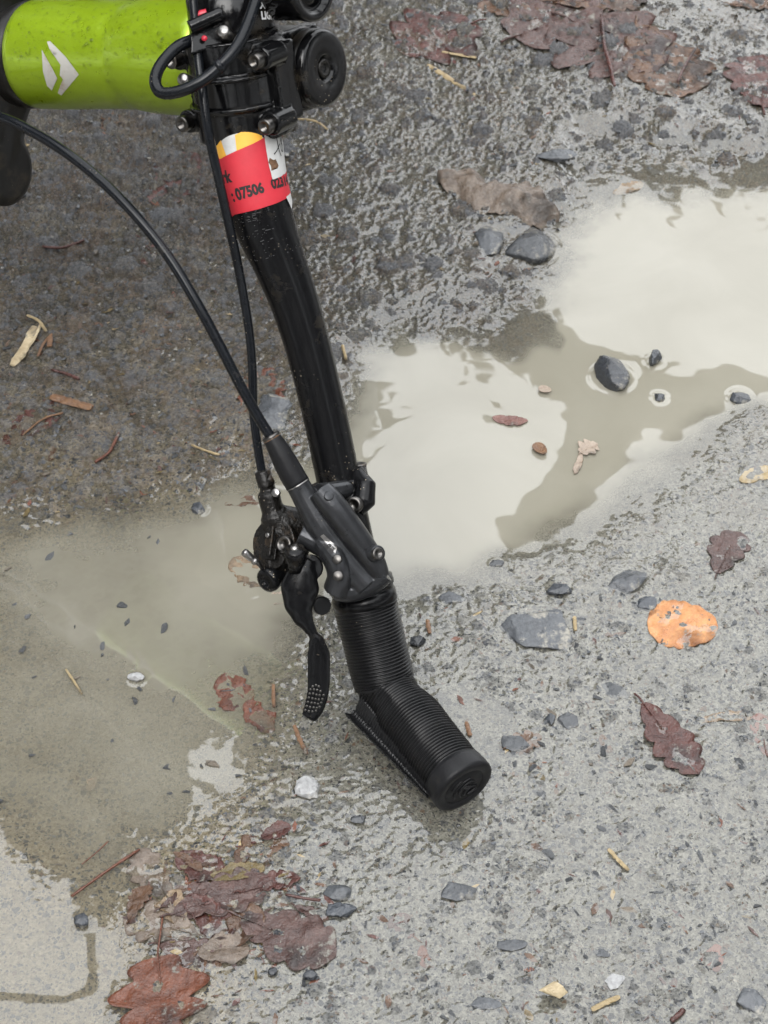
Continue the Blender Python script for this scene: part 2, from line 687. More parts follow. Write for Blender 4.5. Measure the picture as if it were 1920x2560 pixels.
def dense2d(V, F, maxlen):
    bm = bmesh.new()
    vs_ = [bm.verts.new((v[0], v[1], 0)) for v in V]
    for f in F:
        try: bm.faces.new([vs_[i] for i in f])
        except ValueError: pass
    bmesh.ops.triangulate(bm, faces=bm.faces)
    for _ in range(5):
        e = [x for x in bm.edges if x.calc_length() > maxlen]
        if not e: break
        bmesh.ops.subdivide_edges(bm, edges=e, cuts=1)
        bmesh.ops.triangulate(bm, faces=[f for f in bm.faces if len(f.verts) > 3])
    bm.verts.ensure_lookup_table()
    for i, v in enumerate(bm.verts): v.index = i
    V2 = [(v.co.x, v.co.y) for v in bm.verts]
    F2 = [tuple(v.index for v in f.verts) for f in bm.faces]
    bm.free()
    return V2, F2


# ================================================================== GROUND
# rows / columns of the sheet: fine where the gravel is close, coarse out to the horizon
xs_f = np.arange(-.345, .34501, .00096)
ys_f = []
y = .40
while y < 1.46:
    ys_f.append(y); y += .00074 * (1 + .95 * (y - .40))
ys_f = np.array(ys_f)


def outward(start, step, far):
    r = []; p = start; s = step
    while p < far:
        s *= 1.55; p += s; r.append(p)
    return np.array(r)


xo = outward(.345, .004, 900); yo = outward(float(ys_f[-1]), .004, 900); yb = outward(-.40, .004, 900)
xs = np.concatenate([-xo[::-1], xs_f, xo]); ys = np.concatenate([-yb[::-1], ys_f, yo])
GX, GY = np.meshgrid(xs, ys)
gx, gy = GX.ravel(), GY.ravel()

P_MAIN = [(745, 1130), (850, 1000), (890, 870), (990, 800), (1120, 800), (1270, 800), (1360, 700), (1385, 570), (1440, 480), (1540, 440), (1700, 425),
          (1920, 400), (2300, 380), (2300, 980), (1880, 1060), (1720, 1150), (1560, 1270), (1380, 1370), (1230, 1450), (1080, 1480),
          (960, 1480), (850, 1510), (720, 1600), (590, 1620), (430, 1500), (400, 1370), (540, 1240), (650, 1190)]
P_TOP = [(1440, 310), (1600, 330), (2000, 350), (2100, 450), (1440, 500), (1400, 430)]
P_LOW = [(-400, 1880), (80, 1930), (240, 2060), (330, 2180), (300, 2300), (330, 2440), (250, 2620), (-400, 2750)]
P_LEFT = [(60, 1330), (420, 1280), (620, 1400), (640, 1600), (480, 1680), (200, 1640), (40, 1500)]
P_CALM = [(-150, 1330), (200, 1260), (420, 1230), (620, 1190), (740, 1280), (740, 1660), (700, 1830), (560, 2010), (420, 2140), (250, 2120), (60, 1990), (-150, 1950)]
P_SHORE = [(1180, 1480), (1400, 1300), (1600, 1180), (1900, 1030), (2050, 1030), (2050, 1300), (1700, 1420), (1480, 1440), (1300, 1520)]
P_EDGE = [(1230, 600), (1420, 520), (1420, 760), (1290, 830), (1200, 800)]
P_TR = [(1640, -60), (2000, -60), (2000, 330), (1720, 300)]


def height_fields(x, y):
    yy = np.maximum(y, .2)
    px, py = project(x, yy, np.zeros_like(x))
    near = ((np.abs(x) < .6) & (y > .2) & (y < 1.9)).astype(float)
    wob = 26 * gnoise(x * 38, y * 38, 3) + 12 * gnoise(x * 120, y * 120, 4)
    pxw, pyw = px + wob, py + 26 * gnoise(x * 38 + 9, y * 38, 8)
    s_main = polymask(pxw, pyw, P_MAIN, 150)
    s_top = polymask(pxw, pyw, P_TOP, 60)
    s_low = polymask(pxw, pyw, P_LOW, 130)
    s_left = polymask(pxw, pyw, P_LEFT, 160)
    s_edge = polymask(pxw, pyw, P_EDGE, 60)
    s_tr = polymask(pxw, pyw, P_TR, 100)
    s_calm = polymask(pxw, pyw, P_CALM, 230)
    s_shore = polymask(pxw, pyw, P_SHORE, 120)
    c01 = lambda a: np.clip(a, 0, 1)
    # how rough, how silted
    up = smooth(1000, 300, py)                       # the stony far part
    rightlow = smooth(1300, 1800, py + .30 * (px - 500))
    silt = c01(.06 + .60 * smooth(620, 1650, py + .10 * px) + .42 * rightlow)
    silt = np.maximum(silt, .9 * smooth(-.1, .35, s_main))
    silt = np.maximum(silt, .95 * smooth(-.3, .3, s_low))
    silt = np.where(py < 800, silt * .8, silt)
    silt = np.maximum(silt, .85 * smooth(-.35, .5, s_calm))
    silt = np.maximum(silt, .95 * smooth(-.3, .3, s_shore))
    silt = c01(silt + .26 * fbm(x * 30, y * 30, 3, 40) + .22 * fbm(x * 150, y * 150, 3, 43))
    brown = c01(smooth(1700, 900, py) * .85 + .15)
    brown = np.maximum(brown, smooth(-.5, .3, polymask(px, py, [(1000, 720), (1380, 780), (1400, 860), (1100, 850)], 60)))
    fringe = np.maximum(smooth(-.5, .4, s_top), smooth(-.6, .3, polymask(pxw, pyw, [(960, 740), (1120, 740), (1390, 800), (1400, 870), (1250, 880), (1080, 830), (960, 800)], 50)))
    silt = silt * (1 - .75 * fringe)
    brown = np.maximum(brown, fringe)
    # heights
    low = .0011 * fbm(x * 9, y * 9, 2, 20) + .0004 * fbm(x * 40, y * 40, 2, 24)
    base = .0016 + .0020 * up - .0006 * rightlow
    base = base - .0135 * smooth(-.15, 1.0, s_main) - .0020 * smooth(-.5, .05, s_main)
    base = base - .0060 * smooth(-.5, .6, s_top) - .0042 * smooth(-.6, .5, s_low)
    base = base - .0030 * smooth(-.6, .6, s_left) - .0030 * smooth(-.6, .4, s_edge) - .0035 * smooth(-.6, .3, s_tr)
    base = base - .0042 * smooth(-.8, .9, s_calm) - .0012 * smooth(-.3, .6, s_shore)
    patch = fbm(x * 26, y * 26, 3, 90)
    film = .00035 + .00020 * rightlow + .0019 * smooth(900, 500, py) * smooth(500, 900, px) + .00060 * patch
    film = film - .0007 * smooth(900, 500, px) * smooth(1500, 1100, py)
    # gravel: rounded stones of three sizes, plus grit
    calm = smooth(.15, .9, s_main)
    rough = (.62 + .62 * up + .1 * smooth(1300, 800, py)) * (1 - .75 * calm) * (1 - .5 * smooth(-.2, .3, s_low)) * (1 - .12 * rightlow) * (1 - .62 * smooth(-.3, .4, s_calm)) * (1 - .5 * smooth(-.2, .4, s_shore))
    wx = x + .0016 * gnoise(x * 240, y * 240, 60); wy = y + .0016 * gnoise(x * 240 + 5, y * 240, 61)
    chip = np.zeros_like(x)
    h = np.zeros_like(x)
    for sc_, amp, dens, s in ((62, .0055, .16, 0), (125, .0036, .34, 7), (255, .0022, .55, 14)):
        f1, f2, idd = worley(wx * sc_, wy * sc_, s)
        dome = np.sqrt(np.clip(1 - (f1 / .52) ** 2, 0, 1)) * (idd < dens) * (.35 + .65 * np.mod(idd * 17.3, 1))
        flat = np.minimum(dome, .62)
        h = np.maximum(h, flat * amp * 1.3 * (1 - (.55 * rightlow if s == 0 else 0)))
        dom_ = dome * (1 - rightlow * (.8 if s == 0 else .25)) if s < 14 else dome
        chip = np.maximum(chip, ((dom_ > .22) & (np.mod(idd * 31.7, 1) < .55)) * (.35 + .65 * np.mod(idd * 7.7, 1)))
    grit = .0010 * fbm(x * 300, y * 300, 3, 30, .6)
    L0 = base + low
    lv = L0 + film
    kk = .0005                                             # never under the puddle's level
    lv = np.where(lv > kk, lv, np.where(lv < -kk, 0, (lv + kk) ** 2 / (4 * kk)))
    z = L0 + rough * (h + grit * (1 + .6 * up))
    z = np.where(near > 0, z, np.minimum(.002 + 0 * z, .002))
    chip = chip * np.clip(rough * 1.2, 0, 1) * .8
    return z, silt, chip, brown, px, py, np.maximum(s_main, -.3 + .82 * smooth(-.6, .6, s_calm)) - .8 * fringe, lv


gz, silt_f, chip_f, brown_f, gpx, gpy, smain_f, level = height_fields(gx, gy)
# the spot under the grip is trodden flat so that the rubber rests on it
_gc = Z(1080, 1900)
_d = np.hypot(gx - _gc.x, gy - _gc.y)
gz = np.where(_d < .05, np.minimum(gz, .0018), gz)
nxg, nyg = len(xs), len(ys)


def ground_z(x, y):
    i = np.clip(np.searchsorted(xs, x) - 1, 0, nxg - 2); j = np.clip(np.searchsorted(ys, y) - 1, 0, nyg - 2)
    Zg = gz.reshape(nyg, nxg)
    return float(max(Zg[j, i], Zg[j + 1, i], Zg[j, i + 1], Zg[j + 1, i + 1]))


def level_z(x, y):
    i = np.clip(np.searchsorted(xs, x) - 1, 0, nxg - 2); j = np.clip(np.searchsorted(ys, y) - 1, 0, nyg - 2)
    return float(level[j * nxg + i])


def press(cx, cy, r):
    """the grit gives way under a stone"""
    i0, i1 = np.searchsorted(xs, [cx - r, cx + r]); j0, j1 = np.searchsorted(ys, [cy - r, cy + r])
    G = gz.reshape(nyg, nxg); Lv = level.reshape(nyg, nxg)
    X_, Y_ = np.meshgrid(xs[i0:i1], ys[j0:j1])
    m_ = np.hypot(X_ - cx, Y_ - cy) < r
    sub = G[j0:j1, i0:i1]
    sub[m_] = np.minimum(sub[m_], Lv[j0:j1, i0:i1][m_] + .0002)


def grid_mesh(name, X, Y, Zv, keep=None):
    nv = nxg * nyg
    idx = np.arange(nv).reshape(nyg, nxg)
    q = np.stack([idx[:-1, :-1], idx[:-1, 1:], idx[1:, 1:], idx[1:, :-1]], -1).reshape(-1, 4)
    if keep is not None:
        q = q[keep[q].any(1)]
        used = np.unique(q)
        re = np.full(nv, -1); re[used] = np.arange(len(used))
        q = re[q]
    else:
        used = np.arange(nv)
    co = np.stack([X[used], Y[used], Zv[used]], -1).astype(np.float32)
    me = bpy.data.meshes.new(name)
    me.vertices.add(len(co)); me.vertices.foreach_set('co', co.ravel())
    me.loops.add(q.size); me.loops.foreach_set('vertex_index', q.ravel().astype(np.int32))
    me.polygons.add(len(q))
    me.polygons.foreach_set('loop_start', np.arange(0, q.size, 4, dtype=np.int32))
    me.update(calc_edges=True)
    me.shade_smooth()
    return me, used


gme, _ = grid_mesh('ground', gx, gy, gz)
for nm, arr in (('silt', silt_f), ('chip', chip_f), ('brown', brown_f), ('warm', smooth(900, 560, gpx + .12 * (gpy - 1500)))):
    a = gme.attributes.new(nm, 'FLOAT', 'POINT'); a.data.foreach_set('value', arr.astype(np.float32))
gme.materials.append(MATS['ground'])
ground = bpy.data.objects.new('ground', gme)
col.objects.link(ground)
tag(ground, kind='structure')

# ------------------------------------------------------------------ loose stones
def hull_stone(n, sx, sy, sz, r, seed, detail=0, rough=.08, boxy=.5):
    q = random.Random(seed)
    bm = bmesh.new()
    for _ in range(n):
        v = Vector((q.gauss(0, 1), q.gauss(0, 1), q.gauss(0, 1))).normalized()
        v = v * (1 - boxy * .35 * q.random())
        bm.verts.new((v.x * sx, v.y * sy, v.z * sz))
    bmesh.ops.convex_hull(bm, input=bm.verts)
    for v in [v for v in bm.verts if not v.link_faces]: bm.verts.remove(v)
    if detail:
        bmesh.ops.bevel(bm, geom=list(bm.edges), offset=min(sx, sy, sz) * (.16 if boxy > .3 else .3), segments=1, affect='EDGES', clamp_overlap=True)
        bmesh.ops.triangulate(bm, faces=bm.faces)
        for _ in range(detail):
            bmesh.ops.subdivide_edges(bm, edges=bm.edges, cuts=1, use_grid_fill=True)
            for _k in range(1 if boxy > .3 else 4): bmesh.ops.smooth_vert(bm, verts=bm.verts, factor=.4, use_axis_x=True, use_axis_y=True, use_axis_z=True)
        m = max(sx, sy)
        for v in bm.verts:
            d = mnoise.fractal(v.co * (2.2 / m) + Vector((seed, 0, 0)), .6, 2.1, 4)
            v.co += v.co.normalized() * d * m * rough
    return bm


STONES = []           # footprints that make the water climb: (x, y, radius)


def big_stone(px, py, wpx, hpx, mat, label, rot=0, z=.0, thick=.5, seed=1, name='stone', detail=2, n=22, rough=.05, boxy=.5, tilt=(0, 0), cat='stone'):
    c = Z(px, py, max(z, 0))
    dep = (c - CAM).dot(VF)
    sx = wpx / FPX * dep / 2
    sy = hpx / FPX * dep / 2 / max(.35, math.sin(R(PITCH) + math.atan((py - 1280) / FPX)))
    sz = min(sx, sy) * thick
    bm = hull_stone(n, sx, sy, sz, 0, seed, detail, rough, boxy)
    M = Matrix.Rotation(R(rot), 4, 'Z') @ Matrix.Rotation(R(tilt[0]), 4, 'X') @ Matrix.Rotation(R(tilt[1]), 4, 'Y')
    bmesh.ops.transform(bm, matrix=M, verts=bm.verts)
    lv_ = level_z(c.x, c.y)
    if lv_ > .0004 or abs(z) < .0015:                # pressed into the surface, top just proud of it
        z = lv_ + .0014 + max(0, z) * .8 - sz * .55
    bmesh.ops.translate(bm, verts=bm.verts, vec=Vector((c.x, c.y, z)))
    o = bm_obj(name, bm, mat, origin=Vector((c.x, c.y, min(z, 0))))
    tag(o, label, cat)
    STONES.append((c.x, c.y, (sx + sy) / 2))
    press(c.x, c.y, (sx + sy) / 2)
    return o


big_stone(1532, 935, 92, 96, 'stone_dark', 'rounded dark wet pebble, biggest of those standing in the puddle', z=.003, thick=.75, seed=3, name='pebble', boxy=.2, rot=20, cat='pebble')
big_stone(1637, 893, 38, 46, 'stone_dark', 'small upright dark pebble just right of the biggest puddle pebble', z=.003, thick=.9, seed=4, name='pebble', rot=-30, cat='pebble')
big_stone(1648, 995, 34, 30, 'stone_dark', 'tiny dark pebble in the puddle below the upright one', z=.0, thick=.9, seed=5, name='pebble', cat='pebble')
big_stone(1850, 993, 66, 42, 'stone_dark', 'black pebble at the puddle edge close to the right border', z=.001, thick=.8, seed=6, name='pebble', cat='pebble')
big_stone(1325, 608, 160, 100, 'stone_slate', 'blue grey rounded stone under the crumpled tan leaf', z=.004, thick=.55, seed=8, rough=.03)
big_stone(1222, 605, 90, 80, 'stone_slate', 'grey stone touching the left side of the blue grey rounded stone', z=.002, thick=.5, seed=9)
big_stone(1340, 1572, 245, 120, 'stone_slate', 'large flat slate slab half sunk beside the puddle below centre right', z=.0026, thick=.30, seed=23, rot=-12, boxy=1.0, n=18)
big_stone(1572, 1450, 150, 100, 'stone_slate', 'grey slab with a silt patch above the orange leaf', z=.0020, thick=.28, seed=31, rot=-20, boxy=1.0, n=16)
big_stone(1398, 1474, 74, 34, 'stone_dark', 'narrow black stone behind the large flat slab', z=.003, thick=.7, seed=33, boxy=.8)
big_stone(1620, 1512, 74, 44, 'stone_dark', 'dark stone in front of the slab above the orange leaf', z=.0, thick=.5, seed=35)
big_stone(1540, 1735, 115, 46, 'stone_slate', 'pointed slate chip above the long red oak leaf', z=.0, thick=.3, seed=36, rot=-28, boxy=1.0, n=10)
big_stone(1147, 2222, 126, 100, 'stone_slate', 'angular flat grey chip below the grip end', z=.0010, thick=.22, seed=41, rot=15, boxy=1.0, n=12)
big_stone(846, 2236, 84, 50, 'stone_slate', 'grey stone left of the angular flat chip, upper of two', z=.001, thick=.5, seed=43)
big_stone(852, 2282, 92, 42, 'stone_dark', 'ridged dark stone right of the oak leaf heap, lower of two', z=.002, thick=.6, seed=44, rough=.1)
big_stone(768, 1968, 72, 62, 'stone_pale', 'pale grey knobbly stone left of the grip end', z=.003, thick=.6, seed=45, rough=.1)
big_stone(1280, 2370, 104, 40, 'stone_slate', 'long grey chip low in the silt, above the cream wood chip', z=.0, thick=.35, seed=46, boxy=1)
big_stone(1506, 2390, 58, 40, 'stone_slate', 'small square grey chip right of the long grey chip', z=.0, thick=.4, seed=47, boxy=1, n=10)
big_stone(1878, 2505, 96, 84, 'stone_slate', 'grey stone in the lower right corner', z=.001, thick=.4, seed=48, boxy=1)
big_stone(1540, 2458, 66, 58, 'stone_pale', 'pale flat stone left of the lower right corner stone', z=-.0006, thick=.2, seed=49, boxy=1)
big_stone(202, 2302, 46, 40, 'stone_dark', 'round dark pebble alone in the lower left puddle', z=.002, thick=.9, seed=50, boxy=.1, name='pebble', cat='pebble')
big_stone(776, 2443, 44, 28, 'stone_dark', 'round black pebble below the purple oak leaf', z=.002, thick=.9, seed=51, boxy=.1, name='pebble', cat='pebble')
big_stone(682, 2436, 26, 22, 'stone_dark', 'tiny black pebble left of the round black pebble', z=.002, thick=.9, seed=52, boxy=.1, name='pebble', cat='pebble')
big_stone(340, 1692, 52, 24, 'stone_pale', 'small pale pebble in the shallow water on the left', z=.002, thick=.7, seed=53, name='pebble', cat='pebble')
big_stone(497, 1270, 46, 34, 'stone_dark', 'black stone in the brown water left of the lever', z=.001, thick=.7, seed=54)
big_stone(690, 1030, 130, 110, 'stone_slate', 'grey stone glistening behind the black handlebar', z=.001, thick=.5, seed=55, rough=.09)
big_stone(1045, 1607, 50, 36, 'stone_dark', 'black stone right of the upper grip', z=.002, thick=.7, seed=56, boxy=.8)
big_stone(1130, 1500, 88, 46, 'stone_slate', 'bluish flat stone at the puddle shore right of the grip', z=-.001, thick=.3, seed=57, boxy=1)
big_stone(895, 2055, 44, 26, 'stone_slate', 'small flat stone left of the grip end cap', z=.001, thick=.4, seed=58)
big_stone(1390, 400, 130, 34, 'stone_slate', 'flat pale shining stone at the far puddle shore', z=.003, thick=.4, seed=59)
big_stone(1240, 1410, 50, 20, 'stone_slate', 'thin grey chip by the shore above the flat slab', z=.0, thick=.4, seed=60)
big_stone(1280, 1870, 100, 50, 'stone_slate', 'greyish pink chip right of the grip', z=.0, thick=.25, seed=62, boxy=1)
big_stone(1418, 1812, 70, 56, 'stone_slate', 'grey blue chip between grip and long red leaf', z=-.0005, thick=.25, seed=63, boxy=1)
big_stone(1375, 1808, 36, 34, 'stone_dark', 'small dark chip touching the grey blue chip', z=.0, thick=.4, seed=64, boxy=1)
big_stone(1383, 2472, 84, 50, 'wood_cream', 'thick cream wood chip near the bottom edge', z=.0080, thick=.8, seed=71, rot=8, boxy=.9, n=16, detail=1, rough=.03, name='wood_chip', cat='wood chip')
big_stone(1215, 2515, 90, 44, 'stone_slate', 'grey chip at the bottom edge below the long grey chip', z=.0, thick=.3, seed=65, boxy=1)

# small chips pressed into the ground: alike pieces, parts of the ground
protos = []
for k in range(14):
    bm = hull_stone(rng.choice([9, 10, 12]), 1, rng.uniform(.55, .95), rng.uniform(.45, .7), 0, 100 + k, 0, 0, .9)
    me = bpy.data.meshes.new('stone')
    if k % 3:
        for v_ in bm.verts: v_.co.z = min(v_.co.z, .24 + .08 * v_.co.x)
    bmesh.ops.recalc_face_normals(bm, faces=bm.faces)
    bmesh.ops.bevel(bm, geom=list(bm.edges), offset=.07, segments=1, affect='EDGES', clamp_overlap=True)
    bm.to_mesh(me); bm.free()
    me.materials.append(MATS[('stone_slate', 'stone_slate', 'stone_dark', 'stone_brown', 'stone_slate', 'stone_dark', 'stone_slate')[k % 7]])
    protos.append(me)


def place_ok(px, py):
    if 640 < px < 1200 and 1250 < py < 2060: return False
    return True


def sample_many(n):
    u = nr.random(n * 3); A = nr.random(n * 3); B = nr.random(n * 3)
    px = np.where(u < .62, 560 + 1400 * A, np.where(u < .84, -30 + 730 * A, 700 + 1250 * A))
    py = np.where(u < .62, 1480 + 1120 * B, np.where(u < .84, 300 + 2000 * B, -30 + 730 * B))
    ok = ~((px > 640) & (px < 1200) & (py > 1250) & (py < 2060))
    ok &= polymask(px, py, P_MAIN, 1) < 10
    return list(zip(px[ok][:n].tolist(), py[ok][:n].tolist()))


SPOTS = sample_many(6000)


for k in range(290):
    px, py = SPOTS.pop()
    c = Z(px, py)
    dep = (c - CAM).dot(VF)
    s = rng.choice([.8, 1, 1.1, 1.4, 1.9]) * rng.uniform(10, 18) / FPX * dep
    o = bpy.data.objects.new('stone', protos[k % 14])
    press(c.x, c.y, s * .8)
    zz = level_z(c.x, c.y) + rng.uniform(.0004, .0013)       # height of its top
    o.location = (c.x, c.y, zz - s * .62 * max(v_.co.z for v_ in o.data.vertices))
    o.rotation_euler = (rng.uniform(-.12, .12), rng.uniform(-.12, .12), rng.uniform(0, 6.28))
    o.scale = (s, s * rng.uniform(.6, 1), s * .62)
    o.parent = ground
    col.objects.link(o)

_co = np.stack([gx, gy, gz], -1).astype(np.float32)
gme.vertices.foreach_set('co', _co.ravel()); gme.update()

# grit too small to pick apart
base_v, base_f = [], []
for k in range(10):
    bm = hull_stone(8, 1, .8, .6, 0, 300 + k, 0, 0, .9)
    bm.verts.ensure_lookup_table()
    for i, v in enumerate(bm.verts): v.index = i
    base_v.append(np.array([v.co[:] for v in bm.verts])); base_f.append([tuple(v.index for v in f.verts) for f in bm.faces])
    bm.free()
GV, GF = {0: [], 1: []}, {0: [], 1: []}
cnt = {0: 0, 1: 0}
for k in range(5200):
    px, py = SPOTS.pop()
    c = Z(px, py)
    dep = (c - CAM).dot(VF)
    s = rng.uniform(4, 10) / FPX * dep
    zz = ground_z(c.x, c.y)
    v = base_v[k % 10] * s
    a = rng.uniform(0, 6.28)
    ca, sa = math.cos(a), math.sin(a)
    vv = np.stack([v[:, 0] * ca - v[:, 1] * sa + c.x, v[:, 0] * sa + v[:, 1] * ca + c.y, v[:, 2] + zz - s * .15], -1)
    w_ = 0 if rng.random() < .8 else 1
    GV[w_].append(vv); GF[w_] += [tuple(i + cnt[w_] for i in f) for f in base_f[k % 10]]
    cnt[w_] += len(vv)
for w_, mt, nm in ((0, 'stone_slate', 'grit'), (1, 'stone_brown', 'grit')):
    o = mesh_obj(nm, np.concatenate(GV[w_]).tolist(), GF[w_], mt, parent=ground, smooth_=False)
    tag(o, kind='stuff')

# ------------------------------------------------------------------ puddle water
depth = level - gz
climb = np.zeros_like(gz)
for (sx_, sy_, sr_) in STONES:
    dd = np.hypot(gx - sx_, gy - sy_)
    climb = np.maximum(climb, .0003 * np.exp(-np.clip(dd - sr_ * .95, 0, None) / .0009))
inview = (np.abs(gx) < .345) & (gy > .40) & (gy < 1.45)
wz = level + .0006 * np.exp(-np.clip(depth, 0, None) / .0006) + climb * (level < .001)
wz = wz + .00003 * gnoise(gx * 60, gy * 60, 77)
keep = inview & (gz < wz + .0002)
wme, used = grid_mesh('puddle', gx, gy, wz, keep)
op = 1 - np.exp(-np.clip(depth, 0, None) / .0036)
op = op * (.35 + .65 * smooth(-.3, .7, smain_f))
op = np.clip(op, .0, .97)
a = wme.attributes.new('opacity', 'FLOAT', 'POINT'); a.data.foreach_set('value', op[used].astype(np.float32))
wme.materials.append(MATS['water'])
puddle = bpy.data.objects.new('puddle', wme)
col.objects.link(puddle)
tag(puddle, kind='structure')

# ================================================================== ADDED UNSEEN TREES (dark shapes for the water to mirror, less sky light)
def refl_dir(px, py):
    r = ray(px, py).normalized()
    return Vector((r.x, r.y, -r.z))


def refl_pt(px, py, d):
    """a point of the surroundings whose mirror image shows at a pixel, d metres from the water"""
    g = Z(px, py)
    return g + refl_dir(px, py) * d


oak = empty('added_oak', (-1.0, 4.4, 0))  # unseen oak, added only as a dark shape for the puddle to mirror
tag(oak, 'added unseen oak whose limbs shape the dark reflection in the pale puddle', 'tree')
tr_path = catmull([(-1.0, 4.4, -.1), (-1.05, 4.35, 1.5), (-.95, 4.4, 2.6), (-.9, 4.45, 3.4), (-1.0, 4.4, 4.3)], 8)
v, f = sweep(tr_path, np.linspace(.26, .10, len(tr_path)).tolist(), 14, rfun=lambda i, a: 1 + .06 * math.sin(5 * a + i * .4))
mesh_obj('trunk', v, f, 'bark', oak)


def limb(pts, radii, wob=.12):  # added limbs follow mirrored points, giving the dark reflection its outline
    p = catmull(pts, 10)
    rr = []
    for i in range(len(radii) - 1): rr += [radii[i] + (radii[i + 1] - radii[i]) * k / 10 for k in range(10)]
    rr.append(radii[-1])
    v, f = sweep(p, rr, 14, rfun=lambda i, a: 1 + wob * mnoise.noise(Vector((i * .35, math.cos(a) * 1.5, math.sin(a) * 1.5 + radii[0] * 40))))
    return mesh_obj('limb', v, f, 'bark', oak)


D = 3.6
limb([(-.95, 4.4, 2.6), refl_pt(600, 560, D), refl_pt(850, 680, D), refl_pt(1100, 765, D), refl_pt(1330, 850, D), refl_pt(1520, 985, D), refl_pt(1680, 1000, D), refl_pt(1820, 965, D), refl_pt(1960, 955, D)],
     [.08, .072, .068, .064, .062, .105, .080, .040, .012])
limb([refl_pt(1540, 985, D), refl_pt(1500, 1100, D), refl_pt(1430, 1210, D), refl_pt(1340, 1300, D), refl_pt(1262, 1350, D)], [.09, .085, .070, .055, .042], .15)
limb([(-.97, 4.4, 2.3), refl_pt(700, 380, D), refl_pt(1150, 350, D), refl_pt(1430, 380, D), refl_pt(1650, 395, D), refl_pt(1900, 405, D), refl_pt(2200, 430, D)], [.07, .07, .065, .06, .06, .05, .02], .3)
# leaf cards that roughen the mirrored edge of the added limbs
LV, LF = [], []
for k in range(450):
    t = rng.random()
    line = rng.choice([[(1350, 850), (1100, 765), (850, 690)], [(2000, 410), (1650, 395), (1150, 340)]])
    if t < .5: a, b, u = line[0], line[1], t * 2
    else: a, b, u = line[1], line[2], t * 2 - 1
    q = refl_pt(a[0] + (b[0] - a[0]) * u, a[1] + (b[1] - a[1]) * u, D) + Vector((rng.gauss(0, .05), rng.gauss(0, .08), rng.gauss(0, .05)))
    e1 = Vector((rng.gauss(0, 1), rng.gauss(0, 1), rng.gauss(0, 1))).normalized()
    e2 = e1.cross(Vector((rng.gauss(0, 1), rng.gauss(0, 1), rng.gauss(0, 1)))).normalized()
    s = rng.uniform(.02, .04)
    b0 = len(LV)
    LV += [q - e1 * s, q + e2 * s * .6, q + e1 * s, q - e2 * s * .6]
    LF.append((b0, b0 + 1, b0 + 2, b0 + 3))
o = mesh_obj('edge_leaf_cards', LV, LF, 'leaf_brown', oak)
tag(o, kind='stuff')


def conifer(base, h, rad, seed, label, n=5200, squash=1.0, low=.04, fine=1.25):
    q = random.Random(seed)
    root = empty('added_conifer', base)
    tag(root, label, 'tree', 'added unseen conifers round the yard')
    b = Vector(base)
    v, f = sweep([b + Vector((0, 0, -.1)), b + Vector((.03, 0, h * .5)), b + Vector((0, 0, h * .98))], [rad * .12, rad * .07, .01], 10)
    mesh_obj('trunk', v, f, 'bark', root)
    V, F = [], []
    for k in range(n):
        t = q.random() ** .8
        t = low + (1 - low) * t
        rr = rad * (1 - t) ** 1.0 * (1 + .18 * math.sin(t * 38) + .1 * q.random())
        a = q.uniform(0, 6.283)
        d = rr * math.sqrt(q.random())
        c = b + Vector((math.cos(a) * d, math.sin(a) * d * squash, t * h))
        out = Vector((math.cos(a), math.sin(a), -.45)).normalized()
        side = out.cross(Vector((0, 0, 1))).normalized()
        up = side.cross(out)
        L = q.uniform(.08, .17) * h / 6 * fine; wd = L * q.uniform(.25, .45)
        b0 = len(V)
        V += [c - out * L * .4, c + side * wd + up * .02, c + out * L, c - side * wd + up * .02]
        F.append((b0, b0 + 1, b0 + 2)); F.append((b0, b0 + 2, b0 + 3))
    o = mesh_obj('crown', V, F, 'needles', root)
    return root


firs = [conifer((-.84, 3.3, 0), 4.28, 1.36, 1, 'added tall conifer, a dark shape to mirror on the left of the wet ground', 32000, fine=.62)]  # unseen tree, added so the left wet ground mirrors something dark
_p = conifer((-3.9, 4.4, 0), 7.0, 2.0, 2, 'added broad dark conifer, unseen, left of the tall one', 6000)
_q = conifer((2.6, 9.6, 0), 3.6, 1.5, 3, 'added low dark conifer, unseen, far behind the added oak', 4000)


def fir_copy(src, loc, rz, sc, label):
    r = src.copy(); col.objects.link(r)
    r.location = loc; r.rotation_euler = (0, 0, rz); r.scale = (sc, sc, sc)
    r['label'] = label
    for ch in list(src.children):
        c = ch.copy(); col.objects.link(c); c.parent = r
    return r


